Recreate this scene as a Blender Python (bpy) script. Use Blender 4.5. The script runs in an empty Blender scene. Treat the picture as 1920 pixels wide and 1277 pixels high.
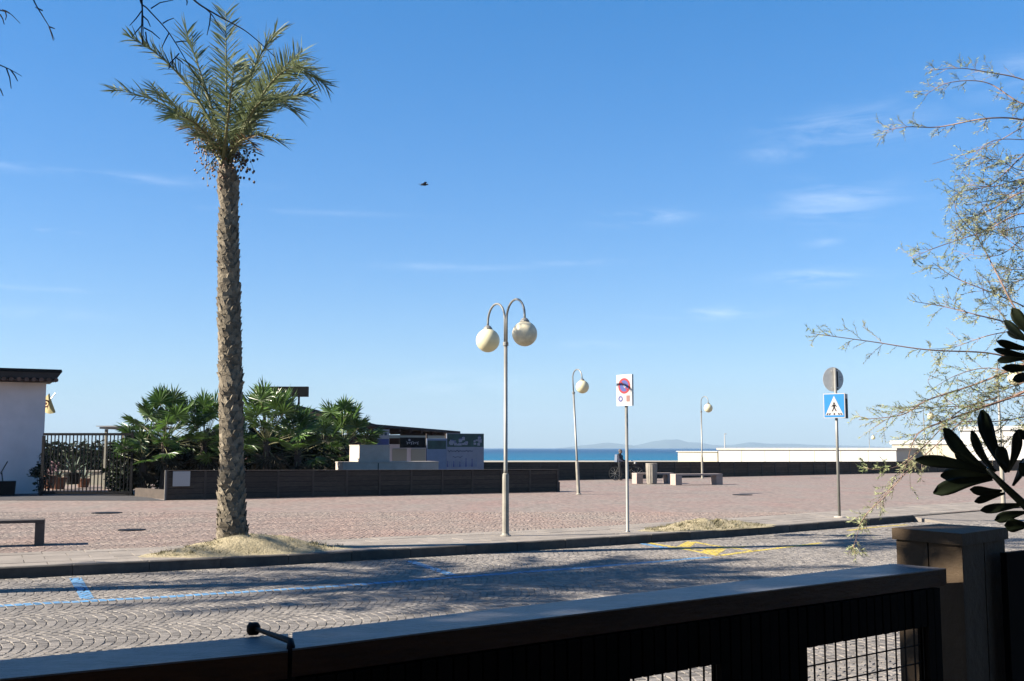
import bpy, bmesh, math, random
import numpy as np
from mathutils import Vector, Matrix, Euler, noise as mnoise
R = math.radians
S = bpy.context.scene
COL = S.collection
random.seed(7)

# ------------------------------------------------------------------ camera
EYE = 1.74
F = 2000.0                      # focal length in photo pixels (1920 wide)
TILT = math.atan(201.5 / F)
cam_d = bpy.data.cameras.new('camera'); cam = bpy.data.objects.new('camera', cam_d); COL.objects.link(cam)
cam.location = (0, 0, EYE); cam.rotation_euler = (math.pi / 2 + TILT, 0, 0)
cam_d.sensor_width = 36; cam_d.lens = F / 1920 * 36; cam_d.clip_start = 0.05; cam_d.clip_end = 40000
S.camera = cam

# ------------------------------------------------------------------ world, sun
SUN_EL = R(31); SUN_DIR_XY = R(12.5)          # shadows run along (+cos, +sin)
w = bpy.data.worlds.new("World"); S.world = w; w.use_nodes = True
nt = w.node_tree; nt.nodes.clear()
def N(t, **k):
    n = nt.nodes.new(t)
    for a, b in k.items(): setattr(n, a, b)
    return n
def mth(op, a, b=None, c=None):
    n = nt.nodes.new('ShaderNodeMath'); n.operation = op
    for i, v in enumerate((a, b, c)):
        if v is None: continue
        if isinstance(v, (int, float)): n.inputs[i].default_value = v
        else: nt.links.new(v, n.inputs[i])
    return n.outputs[0]
out = N('ShaderNodeOutputWorld'); bg = N('ShaderNodeBackground')
sky = N('ShaderNodeTexSky', sky_type='NISHITA', sun_disc=False)
sky.sun_elevation = SUN_EL
# sun stands at world direction (-cos a, -sin a); Blender's rotation 0 = +Y, turning clockwise
sky.sun_rotation = math.atan2(-math.cos(SUN_DIR_XY), -math.sin(SUN_DIR_XY)) % (2 * math.pi)
sky.altitude = 0; sky.air_density = 1.0; sky.dust_density = 0.35; sky.ozone_density = 2.2
SKY_STRENGTH = 0.05
tc = N('ShaderNodeTexCoord'); sep = N('ShaderNodeSeparateXYZ'); nt.links.new(tc.outputs['Generated'], sep.inputs[0])
az = mth('ARCTAN2', sep.outputs[0], sep.outputs[1]); el = mth('ARCSINE', sep.outputs[2])
comb = N('ShaderNodeCombineXYZ'); nt.links.new(mth('MULTIPLY', az, 5.0), comb.inputs[0]); nt.links.new(mth('MULTIPLY', el, 26.0), comb.inputs[1])
n1 = N('ShaderNodeTexNoise'); n1.inputs['Scale'].default_value = 2.2; n1.inputs['Detail'].default_value = 7; n1.inputs['Roughness'].default_value = .62; n1.inputs['Distortion'].default_value = .6
nt.links.new(comb.outputs[0], n1.inputs['Vector'])
streak = mth('MAXIMUM', mth('MULTIPLY', mth('SUBTRACT', n1.outputs[0], 0.42), 4.2), 0.0)
total = None
# cirrus wisps: azimuth, elevation (degrees), half widths, strength
for a_, e_, sa, se, st in ((18.3,16.2,3.4,.9,.42),(17.2,12.6,3.0,.9,.38),(14.5,15.2,2,.4,.2),(7.2,12.3,2.2,.35,.5),(16.4,8.8,2.4,.35,.55),(10.5,7.1,2.6,.3,.5),
                          (-3,9.7,3.0,.18,.3),(16.5,10.5,.8,.22,.5),(-2.5,3.4,5,.6,.25),(3.5,9.9,3,.15,.25),(-25,10.7,2.2,.16,.4),
                          (-22,13.6,7,.25,.22),(-12,12.4,5,.14,.18),(-24,7.8,3.5,.12,.25),(5,5.5,3,.2,.2),(-24,6.6,3,.3,.15),(26,18,3,.9,.3),
                          (48,14,6,.8,.4),(-60,16,8,.6,.4),(80,20,9,1,.4),(-110,18,9,1,.4),(140,15,9,1,.4)):
    dx = mth('DIVIDE', mth('SUBTRACT', az, R(a_)), R(sa)); dy = mth('DIVIDE', mth('SUBTRACT', el, R(e_)), R(se))
    g = mth('EXPONENT', mth('MULTIPLY', mth('ADD', mth('MULTIPLY', dx, dx), mth('MULTIPLY', dy, dy)), -1.0))
    g = mth('MULTIPLY', g, st)
    total = g if total is None else mth('ADD', total, g)
cl = mth('MINIMUM', mth('MULTIPLY', mth('MULTIPLY', total, .62), streak), .6)
mix = N('ShaderNodeMix', data_type='RGBA'); nt.links.new(cl, mix.inputs[0])
hs = N('ShaderNodeHueSaturation'); hs.inputs['Saturation'].default_value = 1.46; hs.inputs['Value'].default_value = .95
nt.links.new(sky.outputs[0], hs.inputs['Color'])
tint = N('ShaderNodeVectorMath', operation='MULTIPLY'); nt.links.new(hs.outputs[0], tint.inputs[0]); tint.inputs[1].default_value = (1, .93, 1)
gm = N('ShaderNodeGamma'); gm.inputs[1].default_value = .744; nt.links.new(tint.outputs[0], gm.inputs[0])
tint2 = N('ShaderNodeVectorMath', operation='MULTIPLY'); nt.links.new(gm.outputs[0], tint2.inputs[0]); tint2.inputs[1].default_value = (.864, 1.14, 1.44)
nt.links.new(tint2.outputs[0], mix.inputs[6]); mix.inputs[7].default_value = (6.6, 7.2, 7.8, 1)
nt.links.new(mix.outputs[2], bg.inputs[0]); bg.inputs[1].default_value = SKY_STRENGTH
nt.links.new(bg.outputs[0], out.inputs[0])

sd = bpy.data.lights.new('sun', 'SUN'); sun = bpy.data.objects.new('sun', sd); COL.objects.link(sun)
sd.energy = 5.0; sd.angle = R(0.55); sd.color = (1.0, .91, .78)
ld = Vector((math.cos(SUN_EL) * math.cos(SUN_DIR_XY), math.cos(SUN_EL) * math.sin(SUN_DIR_XY), -math.sin(SUN_EL)))
sun.rotation_euler = ld.to_track_quat('-Z', 'Y').to_euler(); sun.location = (-20, -5, 20)
S.view_settings.view_transform = 'Standard'; S.view_settings.look = 'None'
S.view_settings.gamma = 1; S.view_settings.use_curve_mapping = False; S.view_settings.exposure = 1.98
S.render.engine = 'CYCLES'
S.cycles.volume_bounces = 0; S.cycles.max_bounces = 6; S.cycles.transparent_max_bounces = 12

# ------------------------------------------------------------------ measuring: photo pixel -> place in the world
ct, st_ = math.cos(TILT), math.sin(TILT)
def ray(px, py):
    u, v = (px - 960) / F, (638.5 - py) / F
    return Vector((u, ct - v * st_, st_ + v * ct))
def G(px, py, z=0.0):
    d = ray(px, py); t = (z - EYE) / d.z
    return Vector((d.x * t, d.y * t, z))
def P(px, py, Y):
    d = ray(px, py); t = Y / d.y
    return Vector((d.x * t, Y, EYE + d.z * t))
PZ = 0.14                      # level of the plaza above the road

# ------------------------------------------------------------------ materials
GAIN = .385
def mat(name, col, rough=.8, var=0.0, scale=4.0, bump=0.0, bscale=None, spec=.3, metal=0.0, col2=None, trans=0.0, attr=False, stretch=None, detail=5, rnd=0.0):
    col = tuple(x * GAIN for x in col); col2 = tuple(x * GAIN for x in col2) if col2 else None
    m = bpy.data.materials.new(name); m.use_nodes = True; t = m.node_tree
    b = t.nodes['Principled BSDF']; L = t.links
    b.inputs['Roughness'].default_value = rough; b.inputs['Specular IOR Level'].default_value = spec; b.inputs['Metallic'].default_value = metal
    c = (*col, 1); b.inputs['Base Color'].default_value = c
    g = t.nodes.new('ShaderNodeNewGeometry'); vec = g.outputs['Position']
    if stretch:
        mp = t.nodes.new('ShaderNodeMapping'); mp.inputs['Scale'].default_value = stretch; L.new(vec, mp.inputs[0]); vec = mp.outputs[0]
    cur = None
    if var > 0 or col2:
        n = t.nodes.new('ShaderNodeTexNoise'); n.inputs['Scale'].default_value = scale; n.inputs['Detail'].default_value = detail; n.inputs['Roughness'].default_value = .65
        L.new(vec, n.inputs['Vector'])
        rp = t.nodes.new('ShaderNodeValToRGB'); L.new(n.outputs[0], rp.inputs[0])
        rp.color_ramp.elements[0].position = .32; rp.color_ramp.elements[1].position = .68
        if col2: a, z = col, col2
        else:
            a = tuple(x * (1 - var) for x in col); z = tuple(min(1, x * (1 + var)) for x in col)
        rp.color_ramp.elements[0].color = (*a, 1); rp.color_ramp.elements[1].color = (*z, 1)
        cur = rp.outputs[0]
    if attr or rnd:
        if attr:
            at = t.nodes.new('ShaderNodeAttribute'); at.attribute_name = 'tone'; fac = at.outputs['Fac']
        else:
            oi = t.nodes.new('ShaderNodeObjectInfo'); mr = t.nodes.new('ShaderNodeMapRange'); L.new(oi.outputs['Random'], mr.inputs[0])
            mr.inputs[3].default_value = 1 - rnd; mr.inputs[4].default_value = 1 + rnd; fac = mr.outputs[0]
        mx = t.nodes.new('ShaderNodeVectorMath'); mx.operation = 'SCALE'
        if cur is not None: L.new(cur, mx.inputs[0])
        else: mx.inputs[0].default_value = col
        L.new(fac, mx.inputs['Scale']); cur = mx.outputs[0]
    if cur is not None: L.new(cur, b.inputs['Base Color'])
    if bump > 0:
        n2 = t.nodes.new('ShaderNodeTexNoise'); n2.inputs['Scale'].default_value = bscale or scale * 4; n2.inputs['Detail'].default_value = 6; n2.inputs['Roughness'].default_value = .7
        L.new(vec, n2.inputs['Vector'])
        bp = t.nodes.new('ShaderNodeBump'); bp.inputs['Strength'].default_value = min(1, bump); bp.inputs['Distance'].default_value = .02 * max(1, bump)
        L.new(n2.outputs[0], bp.inputs['Height']); L.new(bp.outputs[0], b.inputs['Normal'])
    if trans > 0:
        tr = t.nodes.new('ShaderNodeBsdfTranslucent'); ms = t.nodes.new('ShaderNodeMixShader'); ms.inputs[0].default_value = trans
        if cur is not None: L.new(cur, tr.inputs[0])
        else: tr.inputs[0].default_value = c
        o = t.nodes['Material Output']; L.new(b.outputs[0], ms.inputs[1]); L.new(tr.outputs[0], ms.inputs[2]); L.new(ms.outputs[0], o.inputs[0])
    return m
M = {}
M['sett'] = mat('red_porphyry', (.45,.315,.265), .85, col2=(.415,.355,.305), scale=.45, attr=True, bump=.4, bscale=60, stretch=(1,.5,1))
M['cobble'] = mat('grey_basalt', (.33,.295,.26), .8, col2=(.43,.385,.34), scale=.9, attr=True, bump=.5, bscale=70, spec=.35)
M['mortar'] = mat('joint_sand', (.30,.265,.225), .95, var=.3, scale=12, bump=.6)
M['slab'] = mat('slab_stone', (.46,.40,.34), .85, var=.14, scale=3, bump=.35, bscale=50, rnd=.10)
M['kerb'] = mat('kerb_stone', (.15,.13,.11), .85, var=.25, scale=5, bump=.5, bscale=60, rnd=.15)
M['blue_paint'] = mat('blue_paint', (.14,.52,1.0), .7, col2=(.34,.55,.80), scale=9, bump=.3, bscale=60)
M['yellow_paint'] = mat('yellow_paint', (1.3,.95,.06), .7, col2=(1.0,.80,.25), scale=9, bump=.3, bscale=60)
M['sand'] = mat('dry_sand', (.90,.75,.47), .95, col2=(.52,.44,.26), scale=7, bump=2.0, bscale=22)
M['dry_grass'] = mat('dry_grass', (.18,.18,.08), .8, col2=(.50,.42,.22), scale=9)
M['ground_shade'] = mat('dark_ground_shade', (.11,.105,.11), .9, var=.2, scale=3, bump=.4)
M['bin'] = mat('bin_concrete', (.50,.45,.38), .85, var=.15, scale=6)
M['beach'] = mat('beach_sand', (.62,.55,.43), .95, var=.15, scale=.2)
M['ground'] = mat('garden_soil', (.16,.13,.10), .95, var=.3, scale=3)
M['bark'] = mat('palm_bark', (.22,.18,.13), .95, col2=(.52,.44,.32), scale=7, bump=1.5, bscale=30, rnd=.28)
M['bark2'] = mat('tree_bark', (.12,.09,.07), .95, var=.4, scale=12, bump=1)
M['frond'] = mat('frond_green', (.13,.19,.07), .60, col2=(.38,.43,.22), scale=1.6, trans=.28, spec=.2, rnd=.18)
M['frond_old'] = mat('frond_straw', (.30,.20,.10), .7, var=.3, scale=3, trans=.2)
M['rachis'] = mat('frond_rib', (.34,.33,.15), .6, var=.2, scale=3)
M['fruit'] = mat('date_fruit', (.24,.10,.04), .5, var=.5, scale=6)
M['fruit_dark'] = mat('date_fruit_ripe', (.06,.03,.025), .45)
M['fan'] = mat('fan_leaf', (.065,.155,.03), .36, col2=(.20,.36,.07), scale=1.3, trans=.25, spec=.5, rnd=.35)
M['fan_dead'] = mat('fan_leaf_dry', (.10,.08,.045), .8, var=.4, scale=2)
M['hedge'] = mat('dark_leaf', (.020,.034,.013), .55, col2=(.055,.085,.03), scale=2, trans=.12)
M['tam'] = mat('tamarisk_green', (.42,.52,.22), .7, col2=(.66,.66,.38), scale=4, trans=.3)
M['tam_twig'] = mat('tamarisk_twig', (.42,.27,.21), .8, var=.3, scale=8)
M['tam_dark'] = mat('dark_twig', (.04,.035,.045), .8)
M['pitt'] = mat('glossy_dark_leaf', (.030,.048,.020), .34, col2=(.06,.075,.045), scale=8, spec=.4)
M['pole'] = mat('galvanised_pole', (.46,.45,.41), .45, var=.12, scale=4, metal=.35, spec=.5)
M['pole2'] = mat('painted_pole', (.50,.46,.38), .55, var=.15, scale=5)
M['globe'] = mat('yellowed_globe', (1.6,1.48,1.0), .35, var=.10, scale=5, spec=.4, trans=.25)
M['globe_dirty'] = mat('dirty_globe', (1.7,1.5,1.05), .4, var=.22, scale=7, spec=.4, trans=.2)
M['white'] = mat('white_paint', (.80,.79,.76), .6, var=.03, scale=1)
M['cream'] = mat('cream_paint', (.74,.69,.54), .7, var=.03, scale=1)
M['signwhite'] = mat('sign_white', (.72,.68,.68), .4, var=.04, scale=8)
M['signblue'] = mat('sign_blue', (.02,.30,.72), .4)
M['signdarkblue'] = mat('sign_dark_blue', (.10,.13,.42), .4)
M['signred'] = mat('sign_red', (.50,.045,.06), .4)
M['black'] = mat('black_paint', (.012,.012,.013), .6, spec=.1)
M['iron'] = mat('black_iron', (.015,.014,.014), .6, spec=.12)
M['alu'] = mat('aluminium_back', (1.1,1.08,1.02), .45, var=.08, scale=10, metal=.5)
M['conc'] = mat('concrete', (.80,.70,.60), .85, var=.12, scale=3, bump=.3)
M['bench'] = mat('bench_stone', (.62,.50,.44), .8, var=.12, scale=4, bump=.3)
M['bench_dark'] = mat('bench_slab', (.16,.13,.11), .8, var=.2, scale=4, bump=.3)
M['plank'] = mat('weathered_plank', (.105,.080,.060), .85, var=.3, scale=5, bump=.5, rnd=.22, stretch=(1,1,6))
M['plank_lit_brown'] = mat('lit_brown_plank', (.17,.105,.065), .85, var=.3, scale=5, bump=.5, rnd=.22, stretch=(1,1,6))
M['post'] = mat('wall_post', (.13,.10,.08), .85, var=.2, scale=5)
M['post_light'] = mat('pale_post', (.40,.37,.33), .8, var=.1, scale=5)
M['rail'] = mat('fence_rail', (.17,.075,.028), .6, var=.5, scale=9, bump=.5, bscale=60, spec=.2, stretch=(.3,.3,2), detail=9)
M['rail_top'] = mat('fence_rail_top', (.30,.29,.31), .40, col2=(.13,.125,.13), scale=22, bump=.6, bscale=90, spec=.7, stretch=(.5,1,1), detail=9)
M['slat'] = mat('fence_slat', (.014,.011,.009), .9, spec=.1, var=.3, scale=10, rnd=.3)
M['pillar'] = mat('pillar_board', (.11,.07,.035), .75, var=.15, scale=5, bump=.3)
M['wall_white'] = mat('old_white_plaster', (1.55,1.32,1.27), .85, var=.08, scale=1.2, bump=.3)
M['wall_brown'] = mat('ochre_plaster', (.30,.22,.14), .9, var=.1)
M['roof_dark'] = mat('dark_fascia', (.06,.055,.06), .6, var=.2, scale=2)
M['roof_red'] = mat('red_brown_timber', (.11,.05,.035), .8, var=.3, scale=3)
M['tile'] = mat('clay_tile', (.24,.13,.09), .8, var=.3, scale=6, rnd=.3)
M['pot'] = mat('terracotta', (.32,.14,.08), .8, var=.2, scale=5)
M['agave'] = mat('agave_leaf', (.17,.24,.17), .6, var=.2, scale=5)
M['poster_blue'] = mat('poster_pale_blue', (.30,.40,.58), .6, var=.12, scale=2)
M['poster_grey'] = mat('poster_pale_grey', (.42,.47,.58), .6, var=.10, scale=2)
M['poster_green'] = mat('poster_green', (.05,.12,.11), .6, var=.4, scale=3)
M['poster_ink'] = mat('poster_ink', (.05,.07,.14), .6)
M['bird'] = mat('feathers', (.05,.05,.06), .7)
M['skin'] = mat('skin', (.45,.28,.20), .6)
M['jacket'] = mat('navy_jacket', (.03,.04,.08), .8, var=.2, scale=8)
M['shirt'] = mat('pale_blue_shirt', (.35,.42,.55), .8)
M['trousers'] = mat('dark_trousers', (.025,.025,.03), .8)
M['hair'] = mat('grey_hair', (.18,.16,.15), .8)
M['rubber'] = mat('rubber', (.015,.015,.015), .7)
M['flag'] = mat('faded_yellow_cloth', (.95,.80,.40), .8, var=.1, scale=4, trans=.35)
M['flag_red'] = mat('flag_emblem', (.48,.16,.12), .8, trans=.3)
M['hill'] = mat('island_hill', (.10,.13,.08), .95, var=.3, scale=.004)
M['glass'] = mat('window_glass', (.10,.13,.17), .1, spec=.6)

# ------------------------------------------------------------------ mesh builder
class MB:
    def __init__(s): s.v = []; s.f = []; s.tone = None
    def add(s, vs, fs):
        o = len(s.v); s.v.extend([tuple(x) for x in vs]); s.f.extend([tuple(i + o for i in f) for f in fs]); return s
    def box(s, c, d, rot=0.0, taper=1.0, rx=0, ry=0):
        x, y, z = d[0] / 2, d[1] / 2, d[2] / 2
        e = Euler((rx, ry, rot)).to_matrix()
        vs = []
        for sz in (-1, 1):
            k = taper if sz > 0 else 1
            for sx, sy in ((-1, -1), (1, -1), (1, 1), (-1, 1)):
                vs.append(Vector(c) + e @ Vector((sx * x * k, sy * y * k, sz * z)))
        return s.add(vs, [(3,2,1,0),(4,5,6,7),(0,1,5,4),(1,2,6,5),(2,3,7,6),(3,0,4,7)])
    def prism(s, pts, z0, z1):      # pts ccw (x,y)
        n = len(pts)
        vs = [(p[0], p[1], z0 if not isinstance(z0, (list, tuple)) else z0[i]) for i, p in enumerate(pts)] + [(p[0], p[1], z1 if not isinstance(z1, (list, tuple)) else z1[i]) for i, p in enumerate(pts)]
        return s.add(vs, [tuple(reversed(range(n))), tuple(range(n, 2 * n))] + [(i, (i + 1) % n, n + (i + 1) % n, n + i) for i in range(n)])
    def tube(s, pts, r, n=8, cap=True):
        pts = [Vector(p) for p in pts]; m = len(pts)
        if not isinstance(r, (list, tuple)): r = [r] * m
        up = Vector((0, 0, 1)); rings = []; prev = None
        for i, p in enumerate(pts):
            t = (pts[min(i + 1, m - 1)] - pts[max(i - 1, 0)]).normalized()
            if prev is None:
                a = t.cross(up)
                if a.length < 1e-3: a = Vector((1, 0, 0))
                a.normalize()
            else:
                a = prev - t * prev.dot(t)
                if a.length < 1e-4: a = Vector((1, 0, 0))
                a.normalize()
            prev = a; b = t.cross(a)
            rings.append([p + (a * math.cos(2 * math.pi * k / n) + b * math.sin(2 * math.pi * k / n)) * r[i] for k in range(n)])
        vs = [v for ring in rings for v in ring]
        fs = [(i * n + k, i * n + (k + 1) % n, (i + 1) * n + (k + 1) % n, (i + 1) * n + k) for i in range(m - 1) for k in range(n)]
        if cap: fs += [tuple(reversed(range(n))), tuple((m - 1) * n + k for k in range(n))]
        return s.add(vs, fs)
    def lathe(s, prof, n=24, c=(0, 0, 0)):
        vs = []
        for r, z in prof:
            for k in range(n):
                a = 2 * math.pi * k / n; vs.append((c[0] + r * math.cos(a), c[1] + r * math.sin(a), c[2] + z))
        m = len(prof)
        fs = [(i * n + k, i * n + (k + 1) % n, (i + 1) * n + (k + 1) % n, (i + 1) * n + k) for i in range(m - 1) for k in range(n)]
        fs += [tuple(reversed(range(n))), tuple((m - 1) * n + k for k in range(n))]
        return s.add(vs, fs)
    def ball(s, c, r, n=16, m=10, sc=(1, 1, 1)):
        prof = [(max(1e-3, r * math.sin(math.pi * i / m)), -r * math.cos(math.pi * i / m)) for i in range(m + 1)]
        o = len(s.v); s.lathe(prof, n)
        for i in range(o, len(s.v)):
            x, y, z = s.v[i]; s.v[i] = (c[0] + x * sc[0], c[1] + y * sc[1], c[2] + z * sc[2])
        return s
    def quad(s, a, b, c, d): return s.add([a, b, c, d], [(0, 1, 2, 3)])
    def build(s, name, m, parent=None, loc=(0, 0, 0), smooth=False, rot=0.0):
        me = bpy.data.meshes.new(name); me.from_pydata(s.v, [], s.f); me.update()
        if m is not None: me.materials.append(m)
        if smooth: me.polygons.foreach_set('use_smooth', [True] * len(me.polygons))
        if s.tone is not None:
            at = me.attributes.new('tone', 'FLOAT', 'POINT'); at.data.foreach_set('value', s.tone)
        o = bpy.data.objects.new(name, me); COL.objects.link(o); o.location = loc; o.rotation_euler = (0, 0, rot)
        if parent: o.parent = parent
        return o
def tag(o, label, cat=None, group=None, kind=None):
    if label: o['label'] = label
    if cat: o['category'] = cat
    if group: o['group'] = group
    if kind: o['kind'] = kind
    return o
def thing(name, label, cat, loc, rot=0.0, group=None):
    o = bpy.data.objects.new(name, None); COL.objects.link(o); o.location = loc; o.rotation_euler = (0, 0, rot); o.empty_display_size = .2
    return tag(o, label, cat, group)
def struct(o): o['kind'] = 'structure'; return o
def inst(name, me, parent, loc, rot=(0, 0, 0), sc=(1, 1, 1)):
    o = bpy.data.objects.new(name, me); COL.objects.link(o); o.parent = parent; o.location = loc; o.rotation_euler = rot; o.scale = sc
    return o
def mesh_only(mb, name, m, smooth=False):
    me = bpy.data.meshes.new(name); me.from_pydata(mb.v, [], mb.f); me.update(); me.materials.append(m)
    if smooth: me.polygons.foreach_set('use_smooth', [True] * len(me.polygons))
    if mb.tone is not None:
        at = me.attributes.new('tone', 'FLOAT', 'POINT'); at.data.foreach_set('value', mb.tone)
    return me
def bez(pts, n):
    pts = [Vector(p) for p in pts]; r = []
    for i in range(n + 1):
        t = i / n; q = pts[:]
        while len(q) > 1: q = [q[j].lerp(q[j + 1], t) for j in range(len(q) - 1)]
        r.append(q[0])
    return r
def rnd(a, b): return random.uniform(a, b)

# ------------------------------------------------------------------ ground, kerb line
kp = [G(0, 1086), G(700, 1051), G(1300, 1013), G(1715, 978)]
d0 = Vector((1, .46, 0)); d3 = Vector((1, .86, 0))
kp = [kp[0] - d0 * 40, kp[0] - d0 * 6] + kp + [kp[3] + d3 * 3, kp[3] + d3 * 45]
kx = np.array([p.x for p in kp]); ky = np.array([p.y for p in kp])
from numpy import interp
_xs = np.arange(-45, 58, .25); _ys = interp(_xs, kx, ky)
for _ in range(3):
    _ys[8:-8] = np.convolve(_ys, np.ones(17) / 17, 'same')[8:-8]
def K(x): return interp(x, _xs, _ys)
def Ks(x): return (K(x + .3) - K(x - .3)) / .6
def kdist(x, y):                # signed distance beyond the kerb face (plaza side +)
    s = Ks(x); return (y - K(x)) / np.sqrt(1 + s * s)
KEND = G(1715, 978).x           # the raised kerb ends here; further on it is dropped

kxs = [x for x in np.arange(-44, 56, 1.0)]
mb = MB()                       # road bed
for a, b in zip(kxs[:-1], kxs[1:]):
    mb.quad((a, -30, -.008), (b, -30, -.008), (b, float(K(b)) + .05, -.008), (a, float(K(a)) + .05, -.008))
road = struct(mb.build('road', M['mortar']))
TR = lambda y: .50 * y + 2.2    # half width of the zone where stones are modelled
mb = MB()                       # plaza bed
for a, b in zip(kxs[:-1], kxs[1:]):
    mb.quad((a, float(K(a)) + .05, PZ - .008), (b, float(K(b)) + .05, PZ - .008), (b, 110 + b * .9 - 40, PZ - .008), (a, 110 + a * .9 - 40, PZ - .008)) if 70 + a * .9 > float(K(a)) + 1 else None
plaza = struct(mb.build('plaza', M['mortar']))
# paving beyond the modelled stones: material only
def paving_mat(name, c1, c2, sc):
    m = mat(name, c1, .85, col2=c2, scale=.55, spec=.3, stretch=(1, .5, 1)); t = m.node_tree; L = t.links; b = t.nodes['Principled BSDF']
    g = t.nodes.new('ShaderNodeNewGeometry'); v = t.nodes.new('ShaderNodeTexVoronoi'); v.inputs['Scale'].default_value = sc; v.inputs['Randomness'].default_value = .6
    L.new(g.outputs['Position'], v.inputs['Vector'])
    sp = t.nodes.new('ShaderNodeSeparateColor'); L.new(v.outputs['Color'], sp.inputs[0])
    mr = t.nodes.new('ShaderNodeMapRange'); mr.inputs[3].default_value = .72; mr.inputs[4].default_value = 1.22; L.new(sp.outputs[0], mr.inputs[0])
    src = [l.from_socket for l in t.links if l.to_socket == b.inputs['Base Color']][0]
    mx = t.nodes.new('ShaderNodeVectorMath'); mx.operation = 'SCALE'; L.new(src, mx.inputs[0]); L.new(mr.outputs[0], mx.inputs['Scale'])
    L.new(mx.outputs[0], b.inputs['Base Color'])
    bp = t.nodes.new('ShaderNodeBump'); bp.inputs['Strength'].default_value = .35; bp.inputs['Distance'].default_value = .01; bp.invert = True
    L.new(v.outputs['Distance'], bp.inputs['Height']); L.new(bp.outputs[0], b.inputs['Normal'])
    return m
M['sett_far'] = paving_mat('red_paving_far', (.44,.305,.258), (.405,.345,.295), 10)
M['cobble_far'] = paving_mat('grey_paving_far', (.33,.295,.26), (.42,.375,.33), 10)
YF = 27.0
xl = max(x for x in np.arange(-44, 0, .05) if K(x) > 0 and x < -TR(K(x) ))
xr = min([x for x in np.arange(0, 50, .05) if x > TR(K(x))] + [50.0])
mb = MB()
for a, b in zip(kxs[:-1], kxs[1:]):
    for (yy0a, yy0b, yy1a, yy1b) in [(max(float(K(a)) + .05, YF), max(float(K(b)) + .05, YF), 70 + a * .9, 70 + b * .9)]:
        if yy1a > yy0a + .2 and yy1b > yy0b + .2: mb.quad((a, yy0a, PZ - .003), (b, yy0b, PZ - .003), (b, yy1b, PZ - .003), (a, yy1a, PZ - .003))
ys = list(np.arange(10, YF, .5))
for y in list(np.arange(0, YF, .5)):
    y2 = y + .5
    # left strip between far left and modelled zone, above the kerb line
    for sgn in (-1, 1):
        x0, x1 = TR(y), TR(y2)
        for k in range(0, 30):
            xa, xb = sgn * (x0 + k), sgn * (x0 + k + 1)
            xc, xd = sgn * (x1 + k), sgn * (x1 + k + 1)
            if min(kdist(xa, y), kdist(xb, y), kdist(xc, y2), kdist(xd, y2)) > .14:
                q = [(xa, y, PZ - .003), (xb, y, PZ - .003), (xd, y2, PZ - .003), (xc, y2, PZ - .003)]
                if sgn < 0: q.reverse()
                mb.quad(*q)
far = mb.build('paving_surface', M['sett_far'], plaza)
mb = MB()
for a, b in zip(kxs[:-1], kxs[1:]):
    if b < -TR(K(b)) - .5 or a > TR(K(a)) + .5:
        mb.quad((a, -6, -.004), (b, -6, -.004), (b, float(K(b)) + .03, -.004), (a, float(K(a)) + .03, -.004))
AV = R(31); cu, su = math.cos(AV), math.sin(AV)     # paving frame: u along the road, v across it
V0 = 5.0
mb.quad((-30 * cu - V0 * -su - 30*0, -30 * su, -.006), (cu * 30 + su * 3, su * 30 - 3 * cu, -.006), (cu * 30 - su * (V0 + .1), su * 30 + cu * (V0 + .1), -.006), (-30 * cu - su * (V0 + .1), -30 * su + cu * (V0 + .1), -.006))
mb.build('road_surface', M['cobble_far'], road)

def stone_verts(cx, cy, z, lu, lv, ang, h=.009, dome=.0):
    """one stone: jittered chamfered top and sides reaching the bed"""
    c, s = math.cos(ang), math.sin(ang); top = []; bot = []
    tz = rnd(-.002, .002); ta, tb = rnd(-.02, .02), rnd(-.02, .02)
    for sx, sy in ((-1, -1), (1, -1), (1, 1), (-1, 1)):
        jx, jy = rnd(-.005, .005), rnd(-.005, .005)
        for lst, k, zz in ((bot, 1.0, -h), (top, .90, 0)):
            x = sx * lu / 2 * k + jx; y = sy * lv / 2 * k + jy
            lst.append((cx + x * c - y * s, cy + x * s + y * c, z + tz + zz + (x * ta + y * tb if zz == 0 else 0)))
    return bot + top
SF = [(4,5,6,7),(0,1,5,4),(1,2,6,5),(2,3,7,6),(3,0,4,7)]
def visible(x, y): return y > 1 and abs(x) < .48 * y + .15
def lay(stones, name, stuffname, material, parent, z, nmax=300):
    """stones: (x, y, lu, lv, ang, tone); nearest nmax in view become parts, the rest one part"""
    vis = sorted([i for i, s in enumerate(stones) if s[6]], key=lambda i: stones[i][0] ** 2 + stones[i][1] ** 2)[:nmax]
    vs = set(vis); variants = []
    for k in range(10):
        m = MB(); m.add(stone_verts(0, 0, 0, .1, .1, 0), SF); m.tone = [rnd(.84, 1.16)] * 8
        variants.append(mesh_only(m, name, material))
    tops = []
    big = MB(); tone = []
    for i, s in enumerate(stones):
        if i in vs:
            o = inst(name, variants[i % 10], parent, (s[0], s[1], z), (0, 0, s[4]), (s[2] / .1, s[3] / .1, 1))
            c, sn = math.cos(s[4]), math.sin(s[4])
            me = variants[i % 10]
            tops.append([(s[0] + v.co.x * s[2] / .1 * c - v.co.y * s[3] / .1 * sn, s[1] + v.co.x * s[2] / .1 * sn + v.co.y * s[3] / .1 * c, z + v.co.z) for v in list(me.vertices)[4:]])
        else:
            v = stone_verts(s[0], s[1], z, s[2], s[3], s[4]); big.add(v, SF); tone += [s[5]] * 8; tops.append(v[4:])
    big.tone = tone
    o = big.build(stuffname, material, parent); o['kind'] = 'stuff'
    return tops

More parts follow.
